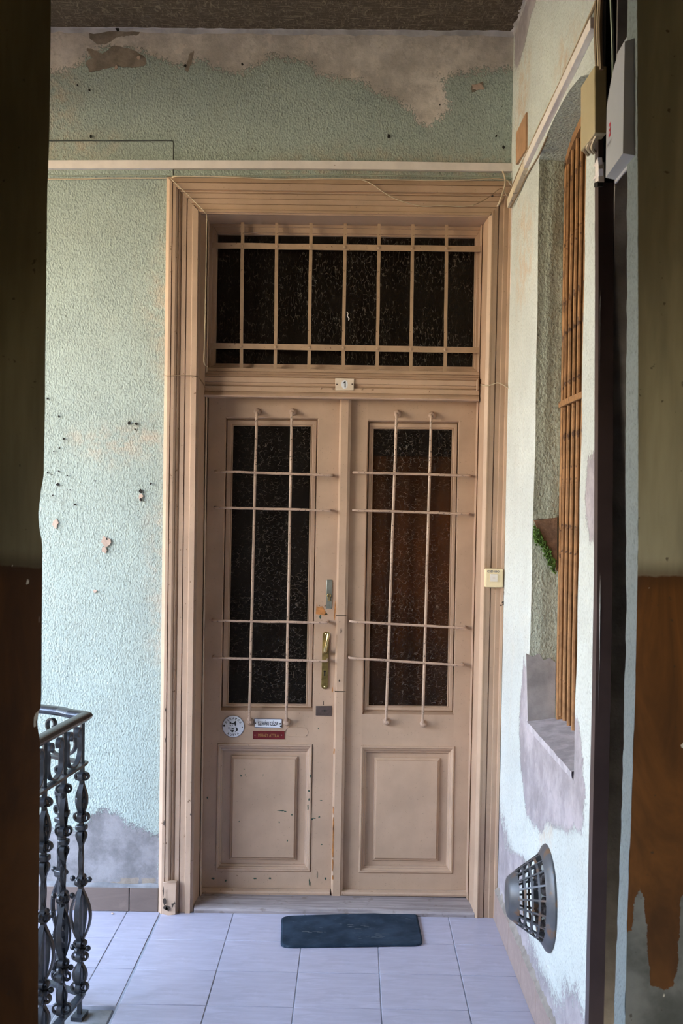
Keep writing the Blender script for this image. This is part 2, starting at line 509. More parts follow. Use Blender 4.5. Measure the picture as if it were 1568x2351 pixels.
def sdist(px, py, poly):
    """signed distance (negative inside) of points to a polygon"""
    poly = np.array(poly, float); n = len(poly)
    dmin = np.full(px.shape, 1e9); inside = np.zeros(px.shape, bool)
    for i in range(n):
        ax, ay = poly[i]; bx, by = poly[(i + 1) % n]
        ex, ey = bx - ax, by - ay
        L = ex * ex + ey * ey + 1e-12
        t = np.clip(((px - ax) * ex + (py - ay) * ey) / L, 0, 1)
        d = np.hypot(px - ax - t * ex, py - ay - t * ey)
        dmin = np.minimum(dmin, d)
        c = ((ay > py) != (by > py)) & (px < ex * (py - ay) / (ey if abs(ey) > 1e-12 else 1e-12) + ax)
        inside ^= c
    return np.where(inside, -dmin, dmin)

def pmask(px, py, polys, soft=.05):
    m = np.zeros(px.shape)
    for p in polys:
        m = np.maximum(m, np.clip(.5 - sdist(px, py, p) / soft, 0, 1))
    return m

def surface(name, patches, mapper, masker, mat, parent=None, kind='structure'):
    """patches: (u0,u1,nu, zlo(u), zhi(u), nz); mapper(u,z)->xyz; masker(u,z)->r,g,b"""
    V, F, Mk = [], [], []
    off = 0
    for (u0, u1, nu, zl, zh, nz) in patches:
        us = np.linspace(u0, u1, nu + 1)
        lo = np.array([zl(u) for u in us]); hi = np.array([zh(u) for u in us])
        t = np.linspace(0, 1, nz + 1)
        U = np.repeat(us[:, None], nz + 1, 1); Z = lo[:, None] + (hi - lo)[:, None] * t[None, :]
        x, y, z = mapper(U, Z)
        V.append(np.stack([x.ravel(), y.ravel(), z.ravel()], 1))
        mk = masker(U, Z); r, g, b = mk[:3]; al = mk[3] if len(mk) > 3 else np.zeros(U.shape)
        Mk.append(np.stack([r.ravel(), g.ravel(), b.ravel(), al.ravel()], 1))
        idx = off + np.arange((nu + 1) * (nz + 1)).reshape(nu + 1, nz + 1)
        F.append(np.stack([idx[:-1, :-1].ravel(), idx[1:, :-1].ravel(), idx[1:, 1:].ravel(), idx[:-1, 1:].ravel()], 1))
        off += U.size
    V = np.concatenate(V); F = np.concatenate(F); Mk = np.concatenate(Mk)
    me = bpy.data.meshes.new(name)
    me.from_pydata(V.tolist(), [], F.tolist()); me.update()
    at_ = me.attributes.new('mask', 'FLOAT_COLOR', 'POINT')
    at_.data.foreach_set('color', Mk.astype(np.float32).ravel())
    me.shade_smooth(); me.materials.append(mat)
    o = bpy.data.objects.new(name, me); COL.objects.link(o); WLOC[o] = Vector((0, 0, 0))
    if parent is not None:
        o.parent = parent; o.location = -WLOC[parent]
    else:
        set_tags(o, kind=kind)
    return o

def XZ(pts, Y=0.0):
    return [(lambda p: (p.x, p.z))(at(a, b, Y)) for a, b in pts]
def YZ(pts):
    return [(lambda p: (p.y, p.z))(atR(a, b)) for a, b in pts]

const = lambda c: (lambda u: c)
CEIL = 3.785
ZERO = lambda U, Z: (np.zeros(U.shape),) * 3

# ------------------------------------------------------------------ wall_back (door wall)
GREY_TOP = XZ([(60, 55), (60, 175), (117, 168), (163, 160), (189, 138), (230, 112), (300, 115), (347, 128), (388, 143), (423, 148),
               (459, 133), (490, 153), (541, 168), (577, 150), (622, 128), (680, 132), (714, 143), (735, 173), (800, 184), (834, 180),
               (870, 209), (936, 240), (962, 275), (987, 291), (1041, 257), (1023, 214), (1008, 180), (1074, 168), (1200, 145), (1200, 40), (60, 40)])
GREY_LOW = XZ([(60, 1905), (187, 1908), (212, 1873), (239, 1862), (269, 1868), (285, 1891), (315, 1908), (372, 1922), (372, 2060), (60, 2060)])
BROWN = [XZ([(190, 104), (235, 122), (262, 103), (300, 112), (333, 130), (338, 150), (300, 156), (268, 152), (232, 160), (205, 166), (196, 140), (212, 132)]),
         XZ([(204, 72), (322, 66), (318, 80), (270, 84), (245, 100), (225, 102), (206, 90)]),
         XZ([(440, 112), (446, 118), (438, 150), (431, 166), (424, 160), (432, 132)]),
         XZ([(276, 2017), (318, 2015), (316, 2031), (276, 2030)]), XZ([(324, 2017), (357, 2016), (357, 2029), (326, 2030)]),
         XZ([(150, 2026), (276, 2024), (276, 2031), (150, 2032)]),
         XZ([(1080, 196), (1113, 186), (1108, 200), (1086, 212)])]
STAIN = [XZ([(125, 165), (160, 168), (152, 330), (128, 330)]), XZ([(640, 380), (760, 360), (1180, 370), (1180, 400), (640, 405)]),
         XZ([(180, 1005), (360, 985), (372, 1020), (240, 1050)]), XZ([(380, 860), (350, 700), (388, 560), (392, 860)]),
         XZ([(118, 320), (250, 330), (200, 360), (118, 350)]), XZ([(360, 1180), (376, 1180), (372, 1500), (362, 1500)])]
def back_map(U, Z):
    w = (vnoise(U + 5, Z, 1.3, 3) - .5) * .010 + (vnoise(U + 5, Z, 6, 4) - .5) * .004
    sm = pmask(U, Z, [GREY_TOP, GREY_LOW], .05)
    w = w + sm * .004
    return U, w + .002, Z
def back_mask(U, Z):
    j = (vnoise(U + 9, Z, 9, 11) - .5) * .5 + (vnoise(U + 9, Z, 28, 12) - .5) * .35
    r = np.clip(pmask(U, Z, [GREY_TOP, GREY_LOW], .10) + j * .5, 0, 1)
    g = pmask(U, Z, BROWN, .022)
    b = pmask(U, Z, STAIN, .16)
    return r, g, b, np.clip((.7 - Z) / .2, 0, 1)
DL, DR, DT = -0.72, 0.585, 3.07
wall_back = surface('wall_back', [(-3.75, -1.45, 70, const(-.05), const(CEIL + .05), 120), (-1.45, DL, 66, const(-.05), const(CEIL + .05), 330),
                    (DL, DR, 115, const(DT), const(CEIL + .05), 64), (DR, .67, 8, const(-.05), const(CEIL + .05), 330)], back_map, back_mask, M['stucco'])
# solid wall body behind the skin, around the door opening
mb = MB()
mb.box((-3.75, .02, -.3), (DL, .30, CEIL + .2)); mb.box((DR, .02, -.3), (1.2, .30, CEIL + .2)); mb.box((DL, .02, DT), (DR, .30, CEIL + .2))
mb.build('wall_back_core', M['render_grey'], parent=wall_back)

def blob(mb, c, rx, rz, Y, jag=.35, n=11, t=.0012):
    """flat irregular flake on a plane of constant Y"""
    ph = random.random() * 6
    fr = []
    for k in range(n):
        a = 2 * math.pi * k / n + ph
        q = 1 + (random.random() - .5) * 2 * jag
        fr.append((c[0] + rx * q * math.cos(a), Y, c[1] + rz * q * math.sin(a)))
    return mb.prism(fr, [(p[0], Y + t, p[2]) for p in fr])

mb = MB()
for (px, py, r) in [(109, 915, 3), (135, 956, 3), (146, 1007, 3.5), (136, 1029, 2.5), (123, 1036, 2), (296, 971, 5), (313, 973, 4), (310, 986, 2.5),
                    (135, 1082, 3), (109, 1085, 2), (119, 1090, 2), (132, 1112, 4), (161, 1125, 2.5), (121, 1137, 2), (172, 1158, 3.5), (346, 1110, 3.5),
                    (323, 1128, 6), (323, 1147, 4), (893, 312, 5), (1139, 312, 3), (1156, 338, 4), (208, 313, 4), (245, 1238, 3), (270, 66, 6), (1010, 240, 2),
                    (153, 1065, 1.5), (154, 1092, 2), (218, 1104, 2), (205, 206, 3), (178, 195, 2.5), (425, 150, 3.5), (556, 147, 4)]:
    p = at(px, py, -.004)
    blob(mb, (p.x, p.z), r * .00125, r * .0015, -.006, .3, 9, .006)
mb.build('nail_holes', M['hole'], parent=wall_back, kind='stuff')
mb = MB()
for (px, py, rx, rz) in [(126, 1203, 7, 11), (243, 1245, 10, 14), (239, 1262, 6, 8), (218, 1357, 5, 4.5), (1097, 200, 15, 8), (318, 132, 4, 4), (267, 154, 4, 5), (323, 1140, 5, 9)]:
    p = at(px, py, -.004)
    blob(mb, (p.x, p.z), rx * .0018, rz * .0018, -.005, .3, 12, .005)
mb.build('plaster_chips', M['chip_plaster'], parent=wall_back, kind='stuff')

# ------------------------------------------------------------------ wall_right with window and doorway
YA, YB = -.705, -1.515         # window opening, far and near edge
SILL = .975
ARCH = [(-.66, 3.02), (-.705, 3.045), (-.78, 3.075), (-.853, 3.096), (-1.0, 3.112), (-1.1, 3.116), (-1.25, 3.118), (-1.4, 3.105), (-1.515, 3.07)]
def arch(y):
    a = sorted(ARCH); return float(np.interp(y, [p[0] for p in a], [p[1] for p in a]))
YD = -1.775                    # doorway, far edge
GREY_R = YZ([(1203, 1500), (1196, 1600), (1194, 1680), (1199, 1760), (1212, 1878), (1240, 1907), (1260, 1897), (1292, 1907), (1336, 1903), (1343, 1824),
             (1330, 1673), (1320, 1640), (1260, 1640), (1215, 1560)])
GREY_R2 = YZ([(1182, 75), (1182, 150), (1194, 150), (1203, 112), (1216, 60), (1236, -10), (1200, -60)])
GREY_R3 = YZ([(1350, 1040), (1376, 1030), (1376, 1240), (1352, 1235), (1343, 1150)])
LOW_R = [(0.1, .52), (-.25, .40), (-.45, .33), (-.7, .24), (-.95, .20), (-1.3, .20), (-1.6, .34), (-1.9, .38), (-1.9, -.1), (.1, -.1)]
LAV_R = YZ([(1182, 1960), (1196, 1960), (1215, 1990), (1190, 2060), (1160, 2060), (1150, 1960)])
ORA_R = YZ([(1196, 120), (1222, 130), (1204, 330), (1184, 330)]), YZ([(1190, 470), (1226, 480), (1222, 640), (1186, 720)]), YZ([(1290, 80), (1330, 60), (1300, 200), (1270, 230)]), YZ([(1244, 1900), (1275, 1895), (1268, 1945), (1240, 1945)])
def right_map(U, Z):
    w = (vnoise(U + 7, Z, 1.4, 21) - .5) * .010 + (vnoise(U + 7, Z, 6, 22) - .5) * .004
    yd = np.interp(Z, [.3, 1.5, 2.35, 3.2], [-1.80, -1.80, -1.735, -1.65])
    U = np.where(U < YB, YB + (U - YB) * (yd - YB) / (YD - YB), U)
    return RW0 + RWZ * Z + RWY * U + w * np.clip((-U) / .1, 0, 1), U, Z
def right_mask(U, Z):
    j = (vnoise(U + 9, Z, 9, 31) - .5) * .5 + (vnoise(U + 9, Z, 24, 32) - .5) * .4
    r = np.clip(np.maximum(pmask(U, Z, [GREY_R, GREY_R2, GREY_R3, LAV_R], .07), pmask(U, Z, [LOW_R], .22)) + j * .5, 0, 1)
    b = pmask(U, Z, ORA_R, .14)
    return r, np.zeros(U.shape), b
wall_right = surface('wall_right', [(0.02, YA, 60, const(-.05), const(CEIL + .05), 300), (YA, YB, 66, const(-.05), const(SILL), 80),
                     (YA, YB, 66, arch, const(CEIL + .05), 60), (YB, YD, 22, const(-.05), const(CEIL + .05), 300)], right_map, right_mask, M['stucco_r'])
XB = .752                      # back of the window recess
# far jamb faces the viewer, soffit, sill, near jamb
def jamb_map(U, Z):            # U: 0..1 depth into wall
    x = right_map(np.full(U.shape, YA), Z)[0] * (1 - U) + (XB + .10) * U
    return x, np.full(U.shape, YA) + (vnoise(U * 3, Z, 5, 5) - .5) * .008 * np.clip(U * 8, 0, 1), Z
surface('reveal', [(0, 1, 14, const(SILL - .03), lambda u: 3.05, 220)], jamb_map, ZERO, M['stucco_reveal'], parent=wall_right)
mb = MB()
ys = np.linspace(YA, YB, 25)
def skin(y, z): return float(right_map(np.array([y]), np.array([z]))[0][0])
mb.strip([(skin(y, arch(y)), y, arch(y)) for y in ys], [(XB + .1, y, arch(y) - .012) for y in ys])
mb.build('window_soffit', M['stucco_reveal'], parent=wall_right)
mb = MB()
zz_ = np.linspace(SILL - .05, 3.09, 30)
mb.strip([(skin(YB, z), YB, z) for z in zz_], [(XB + .1, YB, z) for z in zz_])
mb.build('near_reveal', M['stucco_reveal'], parent=wall_right)
mb = MB(); mb.box((.70, YA + .012, -.3), (1.1, .3, CEIL + .2)); mb.box((.72, YD + .06, -.3), (1.1, YB - .012, CEIL + .2)); mb.box((.72, YB - .02, -.3), (1.1, YA + .02, SILL - .06)); mb.box((.72, YB - .02, 3.16), (1.1, YA + .02, CEIL + .2))
mb.box((1.1, -2.2, -.3), (1.2, .3, CEIL + .2)); mb.build('wall_core', M['render_grey'], parent=wall_right)
mb = MB()
nf, nb = 24, 6
pts = []
for i in range(nf + 1):
    y = YA + (YB - YA) * i / nf
    for k in range(nb + 1):
        t = max(0, k - 1) / (nb - 1)
        x = (xr(y, SILL) - .004) * (1 - t) + (XB + .1) * t
        pts.append((x - (.004 if k < 2 else 0), y, SILL + .003 + .030 * t + random.uniform(-.002, .002) + (-.022 if k == 0 else 0)))
fs = [(i * (nb + 1) + k, (i + 1) * (nb + 1) + k, (i + 1) * (nb + 1) + k + 1, i * (nb + 1) + k + 1) for i in range(nf) for k in range(nb)]
mb.add(pts, fs); mb.build('window_ledge', M['sill'], parent=wall_right)
# lower part of the reveal: smooth grey render patch with a ragged top
top = [(1208, 1500), (1222, 1508), (1238, 1500), (1248, 1516), (1262, 1510), (1276, 1522)]
fr = [at(px, py, YA - .004) for px, py in [(1212, 1660), (1274, 1652)]] + [at(px, py, YA - .004) for px, py in reversed(top)]
mb = MB(); mb.prism(fr, [p + Vector((0, .01, 0)) for p in fr]); mb.build('render_patch', M['render_grey'], parent=wall_right)
# bare brown wedge with a mossy lower edge, and the ledge over it
fr = [at(px, py, YA - .012) for px, py in [(1226, 1195), (1279, 1188), (1279, 1312), (1268, 1290), (1250, 1250), (1236, 1218)]]
mb = MB(); mb.prism(fr, [p + Vector((0, .02, 0)) for p in fr]); mb.build('bare_render_wedge', M['brown_render'], parent=wall_right)
fr = [at(px, py, YA - .010) for px, py in [(1224, 1181), (1279, 1182), (1279, 1189), (1224, 1192)]]
mb = MB(); mb.prism(fr, [p + Vector((0, .02, 0)) for p in fr]); mb.build('ledge', M['stucco_reveal'], parent=wall_right)
mb = MB()
for i in range(420):
    t = random.random()
    px = 1227 + 46 * t; py = 1205 + 92 * t + random.uniform(-6, 14) * (1 + .6 * t)
    if t < .18: py += random.uniform(0, 22)
    p = at(px + random.uniform(-4, 3), py, YA - .010 - random.random() * .008)
    s = random.uniform(.003, .0075)
    n = Vector((random.uniform(-1, 1), random.uniform(-1, -.2), random.uniform(-1, 1))).normalized()
    a = n.orthogonal().normalized() * s; b = n.cross(a)
    mb.add([p + a, p - a * .5 + b, p - a * .5 - b, p + n * s * 1.3], [(0, 1, 2), (0, 1, 3), (1, 2, 3), (2, 0, 3)])
mb.build('moss', M['moss'], parent=wall_right, kind='stuff')

# doorway in the right wall (door_3): brown frame and black space
door3 = thing('door_3', (.70, YD, 0), kind='structure')
mb = MB()
def ydoor(z): return float(np.interp(z, [.3, 1.5, 2.35, 3.2], [-1.80, -1.80, -1.735, -1.65]))
zz = [-.02, .6, 1.2, 1.6, 2.0, 2.4, 2.8, 3.3, CEIL]
A = [(xr(ydoor(z), z) - .006, ydoor(z), z) for z in zz]; B = [(xr(ydoor(z), z) + .036, ydoor(z), z) for z in zz]
A2 = [(p[0], p[1] + .05, p[2]) for p in A]; B2 = [(p[0], p[1] + .02, p[2]) for p in B]
mb.strip(A, B); mb.strip(A2, A); mb.strip(B, B2)
mb.build('door_frame', M['browndoor'], parent=door3)
mb = MB()
mb.box((.68, -2.26, -.02), (1.2, -2.19, CEIL)); mb.box((1.15, -2.25, -.02), (1.25, -1.62, CEIL)); mb.box((.69, -1.70, -.02), (1.2, -1.62, CEIL)); mb.box((.70, -2.25, CEIL - .05), (1.2, -1.6, CEIL + .02))
mb.build('dark_interior', M['blackroom'], parent=door3)
mb = MB(); mb.box((.80, -2.2, 0), (.84, -1.72, CEIL - .05)); mb.build('door_leaf', M['blackroom'], parent=door3)

# ------------------------------------------------------------------ ceiling, floor
mb = MB(); mb.box((-3.7, -2.5, CEIL), (.75, .05, CEIL + .2))
ceiling = mb.build('ceiling', M['ceiling'], kind='structure')
mb = MB()
for (x0, x1, y0, y1, s) in [(-1.35, .66, -.035, .02, 1), (.58, .64, -.4, .01, 2)]:
    n = 70 if s == 1 else 20
    a, b, c = [], [], []
    for i in range(n + 1):
        t = i / n
        if s == 1:
            x = x0 + (x1 - x0) * t; h = .002 + .010 * random.random(); d = .004 + .010 * random.random()
            a.append((x, -d, CEIL)); b.append((x, -d * .45, CEIL - h * .6)); c.append((x, .004, CEIL - h - .012))
        else:
            y = y0 + (y1 - y0) * t; h = .004 + .012 * random.random(); d = .006 + .012 * random.random()
            X = xr(y, CEIL); a.append((X - d, y, CEIL)); b.append((X - d * .45, y, CEIL - h * .6)); c.append((X, y, CEIL - h - .015))
    mb.strip(a, b); mb.strip(b, c)
mb.build('plaster_cove', M['render_grey'], parent=ceiling)

floor = thing('floor', (0, 0, 0), kind='structure')
mb = MB(); mb.box((-.815, -2.6, -.25), (.70, .02, -.0022)); mb.box((-2.4, -.955, -.25), (-.815, .02, -.0022))
mb.build('grout_bed', M['grout'], parent=floor)
TS = .3075
XJ = [-.8085 + TS * k for k in range(5)] + [.70]
YJ = [.0] + [-.016 - TS * k for k in range(1, 8)] + [-2.6]
def tile(x0, x1, y0, y1, g=.0022):
    mb = MB(); mb.box((x0 + g, y0 + g, -.012), (x1 - g, y1 - g, random.uniform(-.0006, .0006)))
    o = mb.build('tile', M['tile'], parent=floor, bevel=.0012)
    return o
for i in range(5):
    for k in range(len(YJ) - 1):
        tile(XJ[i], XJ[i + 1] if i < 4 else .69, YJ[k + 1], YJ[k])
XJL = [-.8155, -.958, -.958 - TS, -.958 - 2 * TS, -.958 - 3 * TS, -.958 - 4 * TS]
YJL = [.0, -.318, -.318 - TS, -.955]
for i in range(5):
    for k in range(3):
        tile(XJL[i + 1], XJL[i], YJL[k + 1], YJL[k])
mb = MB()
mb.box((-1.02, -2.4, -.30), (-.822, -.962, -.010)); mb.box((-2.4, -1.10, -.30), (-1.02, -.962, -.022))
mb.build('concrete_kerb', M['concrete'], parent=floor, bevel=.006)
mb = MB(); mb.box((-2.4, -2.4, -.9), (-1.02, -1.1, -.55)); mb.build('stair_landing', M['concrete'], parent=floor)

# skirting
bl = thing('baseboard_left', (-1.1, 0, 0), kind='structure')
xs = [-2.4, -2.05, -1.7, -1.36, -.9505, -.824]
for i in range(5):
    mb = MB(); mb.box((xs[i] + .002, -.014, .001), (xs[i + 1] - .002, .004, .104 + random.uniform(-.001, .001)))
    mb.build('skirting_tile', M['skirt'], parent=bl, bevel=.0015)
mb = MB()
n = 40; a, b, c = [], [], []
for i in range(n + 1):
    x = -2.4 + 1.576 * i / n; h = random.uniform(.004, .012)
    a.append((x, -.013, .103)); b.append((x, -.011, .107 + h * .4)); c.append((x, .0, .112 + h))
mb.strip(a, b); mb.strip(b, c); mb.build('mortar_bed', M['concrete'], parent=bl)
br = thing('baseboard_right', (.64, -.8, 0), kind='structure')
yy = [-.035, -.11, -.42, -.73, -1.04, -1.35, -1.66, -1.78]
for i in range(7):
    y0, y1 = yy[i] - .0015, yy[i + 1] + .0015
    fr = [(xr(y0, .05) - .016, y0, .001), (xr(y1, .05) - .016, y1, .001), (xr(y1, .05) - .014, y1, .128), (xr(y0, .05) - .014, y0, .122)]
    mb = MB(); mb.prism(fr, [(p[0] + .02, p[1], p[2]) for p in fr]); mb.build('skirting_tile', M['skirt_r'], parent=br, bevel=.0015)
mb = MB(); a, b = [], []
for i in range(80):
    y = -.03 - 1.75 * i / 79; h = random.uniform(.006, .034)
    a.append((xr(y, .12) - .015, y, .124)); b.append((xr(y, .15) - .001, y, .128 + h))
mb.strip(a, b); mb.build('mortar_bed', M['mortar'], parent=br)

# ------------------------------------------------------------------ near walls of the passage (dark, two-tone paint)
YN = -2.3
LEDGE = [(117, -200), (117, 60), (113, 330), (108, 450), (105, 700), (103, 830), (102, 950), (100, 1090), (97, 1108), (93, 1130), (92, 1148), (88, 1168),
         (88, 1186), (90, 1210), (96, 1242), (97, 1262), (96, 1420), (95, 1600), (93, 1626), (86, 1642), (85, 1664), (88, 1680), (92, 1702), (91, 1900), (88, 2100), (87, 2351), (86, 2900)]
lp = sorted([(at(a, b, YN).z, at(a, b, YN).x) for a, b in LEDGE])
def xl(z): return np.interp(z, [p[0] for p in lp], [p[1] for p in lp])
DADO = 1.622
def near_l_map(U, Z):
    X = -1.05 + (xl(Z) + 1.05) * U
    return X, YN + (vnoise(X + 3, Z, 2.5, 41) - .5) * .012 + (vnoise(X + 3, Z, 9, 42) - .5) * .004, Z
flk = [XZ([(60, 1330), (68, 1328), (67, 1345), (60, 1344)], YN), XZ([(25, 1296), (30, 1296), (28, 1304), (25, 1304)], YN), XZ([(78, 1642), (93, 1624), (90, 1640), (84, 1650), (84, 1672), (77, 1668)], YN), XZ([(89, 1410), (94, 1408), (94, 1428), (89, 1430)], YN)]
def near_l_mask(U, Z):
    X = -1.05 + (xl(Z) + 1.05) * U
    r = np.clip(.5 + (DADO - Z) / .16 + (vnoise(X, Z, 12, 43) - .5) * .05, 0, 1)
    return r, np.zeros(U.shape), pmask(X, Z, flk, .012)
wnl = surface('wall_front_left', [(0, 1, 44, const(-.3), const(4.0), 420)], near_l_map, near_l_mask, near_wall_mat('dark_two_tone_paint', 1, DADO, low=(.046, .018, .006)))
mb = MB(); zs = np.linspace(-.3, 4.0, 200)
mb.strip([(float(xl(z)), float(near_l_map(np.array([1.0]), np.array([z]))[1][0]), z) for z in zs], [(float(xl(z)) - .07, YN + .10, z) for z in zs])
mb.box((-2.1, YN + .012, -.9), (-.86, YN + .14, 4.0))
mb.build('wall_core', M['mortar'], parent=wnl)

REDGE = [(1463, -200), (1463, 50), (1465, 700), (1465, 1250), (1461, 1450), (1458, 1600), (1450, 1850), (1440, 2100), (1435, 2351), (1424, 2900)]
rp = sorted([(at(a, b, YN).z, at(a, b, YN).x) for a, b in REDGE])
def xe(z): return np.interp(z, [p[0] for p in rp], [p[1] for p in rp])
SEDGE = [(1440, -200), (1440, 400), (1437, 1000), (1438, 1400), (1432, 1700), (1415, 2200), (1409, 2351), (1396, 2900)]
sp_ = sorted([(at(a, b, -2.19).z, at(a, b, -2.19).x) for a, b in SEDGE])
def xs_(z): return np.interp(z, [p[0] for p in sp_], [p[1] for p in sp_])
PEEL = [XZ([(1430, 2150), (1440, 2140), (1450, 2136), (1456, 2075), (1462, 2050), (1468, 2032), (1476, 2060), (1484, 2120), (1488, 2210), (1494, 2262), (1512, 2268), (1528, 2276), (1546, 2262), (1556, 2205), (1560, 2120), (1564, 2060), (1600, 2000), (1600, 2420), (1420, 2420)], YN)]
flr = [XZ([(1464, 1344), (1468, 1340), (1468, 1352), (1464, 1352)], YN), XZ([(1489, 1344), (1493, 1344), (1493, 1352), (1489, 1352)], YN), XZ([(1558, 1700), (1572, 1705), (1572, 1722), (1564, 1716)], YN), XZ([(1520, 2278), (1528, 2278), (1525, 2290), (1520, 2288)], YN)]
def near_r_map(U, Z):
    X = xe(Z) + (1.0 - xe(Z)) * U
    return X, YN + (vnoise(X + 3, Z, 2.5, 51) - .5) * .012 * np.clip(U * 12, 0, 1), Z
def near_r_mask(U, Z):
    X = xe(Z) + (1.0 - xe(Z)) * U
    r = np.clip(.5 + (DADO - Z) / .16 + (vnoise(X, Z, 12, 53) - .5) * .05, 0, 1)
    return r, pmask(X, Z, PEEL, .02), pmask(X, Z, flr, .008)
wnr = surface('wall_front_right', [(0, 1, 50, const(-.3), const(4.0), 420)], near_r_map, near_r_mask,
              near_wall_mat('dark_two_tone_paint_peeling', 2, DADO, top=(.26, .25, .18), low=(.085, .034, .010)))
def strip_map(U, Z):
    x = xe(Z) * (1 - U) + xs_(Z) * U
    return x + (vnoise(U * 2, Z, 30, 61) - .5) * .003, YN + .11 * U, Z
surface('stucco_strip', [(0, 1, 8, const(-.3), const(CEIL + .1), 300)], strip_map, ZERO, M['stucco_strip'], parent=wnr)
mb = MB(); mb.box((.668, YN + .02, -.3), (1.5, YN + .11, 4.0)); mb.build('wall_core', M['blackroom'], parent=wnr)

# passage around the viewer (side opening added for light), unseen arcade and courtyard outside on the left to shape daylight
mb = MB()
mb.box((-1.12, -3.3, -.3), (-1.05, YN + .10, 4.0)); mb.box((-1.12, -7.5, -.3), (-1.05, -4.3, 4.0)); mb.box((-1.12, -4.3, -.3), (-1.05, -3.3, .9)); mb.box((-1.12, -4.3, 2.3), (-1.05, -3.3, 4.0))
mb.box((1.0, -7.5, -.3), (1.4, YN, 4.0)); mb.box((-1.12, -7.5, 3.95), (1.4, YN + .1, 4.2))
mb.box((-1.12, -7.6, -.3), (1.4, -7.5, 4.2))
mb.build('wall_passage', simple('passage_plaster', (.42, .33, .20), .8), kind='structure')
mb = MB(); mb.box((-1.12, -7.5, -.3), (1.4, -2.6, -.003)); mb.build('floor_passage', simple('passage_floor', (.22, .18, .14), .7), kind='structure')
mb = MB(); mb.box((-3.7, -2.3, 3.22), (-3.5, .05, CEIL)); mb.box((-3.7, -2.5, 3.22), (-1.12, -2.25, CEIL)); mb.box((-3.7, -2.5, -.3), (-3.55, .05, .5)); mb.build('wall_added_arcade', M['courtyard'], kind='structure')  # lintels and parapet added out of view to limit the daylight
mb = MB(); mb.box((-3.7, -2.5, -.3), (-2.4, .05, -.03)); mb.build('floor_gallery', M['concrete'], kind='structure')
mb = MB(); mb.box((-9.6, -14, -1.0), (-9.0, 12, 1.8)); mb.box((-9.6, -14.6, -1.0), (-1.12, -14, 1.8)); mb.build('wall_courtyard', M['courtyard'], kind='structure')
mb = MB(); mb.box((-9.6, -14.6, -6.2), (-1.1, 12, -6)); mb.box((-9.55, -14.5, -6), (-9.05, 12, -1.0)); mb.box((-9.55, -14.55, -6), (-1.12, -14.05, -1.0)); mb.build('floor_courtyard', M['ground'], kind='structure')
# ------------------------------------------------------------------ door casing (trim_1)
def xat(px, Y, py=1485): return at(px, py, Y).x
trim = thing('trim_1', (-.05, 0, 0), kind='structure')
LP = [(370, .006), (370.5, -.012), (377, -.030), (383, -.030), (383.7, -.020), (384.8, -.020), (385.5, -.031), (392, -.030), (396, -.025), (398.5, -.017),
      (399.3, -.021), (401, -.019), (404, -.010), (406.5, -.006), (407, -.011), (416.5, -.011), (417, -.002), (418.5, -.002), (419, -.011), (430, -.011),
      (431.5, -.020), (443, -.020), (444, -.008), (449.5, -.006), (450.5, .004)]
LV = [(450.5, .004), (465, .13), (466, .118), (469, .122), (470, .20)]
RP = [(1100, -.004), (1108, -.020), (1110, -.020), (1114, -.014), (1122, -.011), (1122.5, -.001), (1124, -.001), (1124.5, -.008), (1134, -.008), (1136, -.016),
      (1146, -.015), (1148, -.028), (1153.5, -.030), (1154, -.020), (1155.5, -.020), (1156, -.032), (1166, -.030), (1168, .006)]
RV = [(1081, .20), (1082.5, .165), (1086, .122), (1087.5, .130), (1089.5, .118), (1100, -.004)]
HP = [(409, .006), (409.5, -.024), (420, -.031), (420.7, -.024), (422, -.030), (437, -.028), (438.5, -.016), (440, -.016), (441, -.022), (443.5, -.021), (444.3, -.010),
      (445.5, -.010), (446.2, -.016), (456.5, -.015), (457.3, -.012), (458, -.016), (469, -.014), (469.8, -.010), (471, -.014), (482, -.013), (483, -.019), (488.5, -.021), (489.5, -.004), (493, -.003), (494, .004)]
XLi, XLo = xat(450.5, .004), xat(370, .006)
XRi, XRo = xat(1100, -.004), xat(1168, .006)
HZ = [(at(620, y, Y).z, Y) for y, Y in HP]
zi, zo = HZ[-1][0], HZ[0][0]
SH = .0067                                     # the right jamb leans a little
def rsh(z): return SH * (z - 1.17)
nz = 14
def column(prof, side, mitre):
    rings = []
    xs0 = [xat(p, Y) for p, Y in prof]
    for i in range(nz + 1):
        t = i / nz; ring = []
        for (p, Y), x in zip(prof, xs0):
            if side == 'L': zt = zi + (zo - zi) * max(0, (XLi - x) / (XLi - XLo)) if mitre else zi
            else: zt = zi + (zo - zi) * max(0, (x - XRi) / (XRo - XRi)) if mitre else zi
            z = -.004 + (zt + .004) * t
            ring.append((x + (rsh(z) if side == 'R' else 0), Y, z))
        rings.append(ring)
    return rings
for nm, prof, side, mi in (('jamb_casing', LP, 'L', True), ('jamb_casing', RP, 'R', True), ('jamb_lining', LV, 'L', False), ('jamb_lining', RV, 'R', False)):
    mb = MB(); rg = column(prof, side, mi)
    for a, b in zip(rg, rg[1:]): mb.strip(a, b)
    mb.build(nm, M['paint_worn'] if nm == 'jamb_casing' and side == 'L' else M['paint'], parent=trim, angle=20)
def headends(z):
    f = (z - zi) / (zo - zi)
    return XLi + (XLo - XLi) * f, XRi + rsh(3.0) + (XRo - XRi) * f
mb = MB()
rings = []
for t in np.linspace(0, 1, 13):
    ring = []
    for z, Y in HZ:
        a, b = headends(z); x = a + (b - a) * t
        ring.append((x, Y, z - .0022 * (t - .4)))
    rings.append(ring)
for a, b in zip(rings, rings[1:]): mb.strip(a, b)
mb.build('head_casing', M['paint_h'], parent=trim, angle=20)
mb = MB(); mb.strip([(XLi - .01, .004, zi), (XRi + .03, .004, zi - .001)], [(XLi - .01, .26, zi), (XRi + .03, .26, zi - .001)])
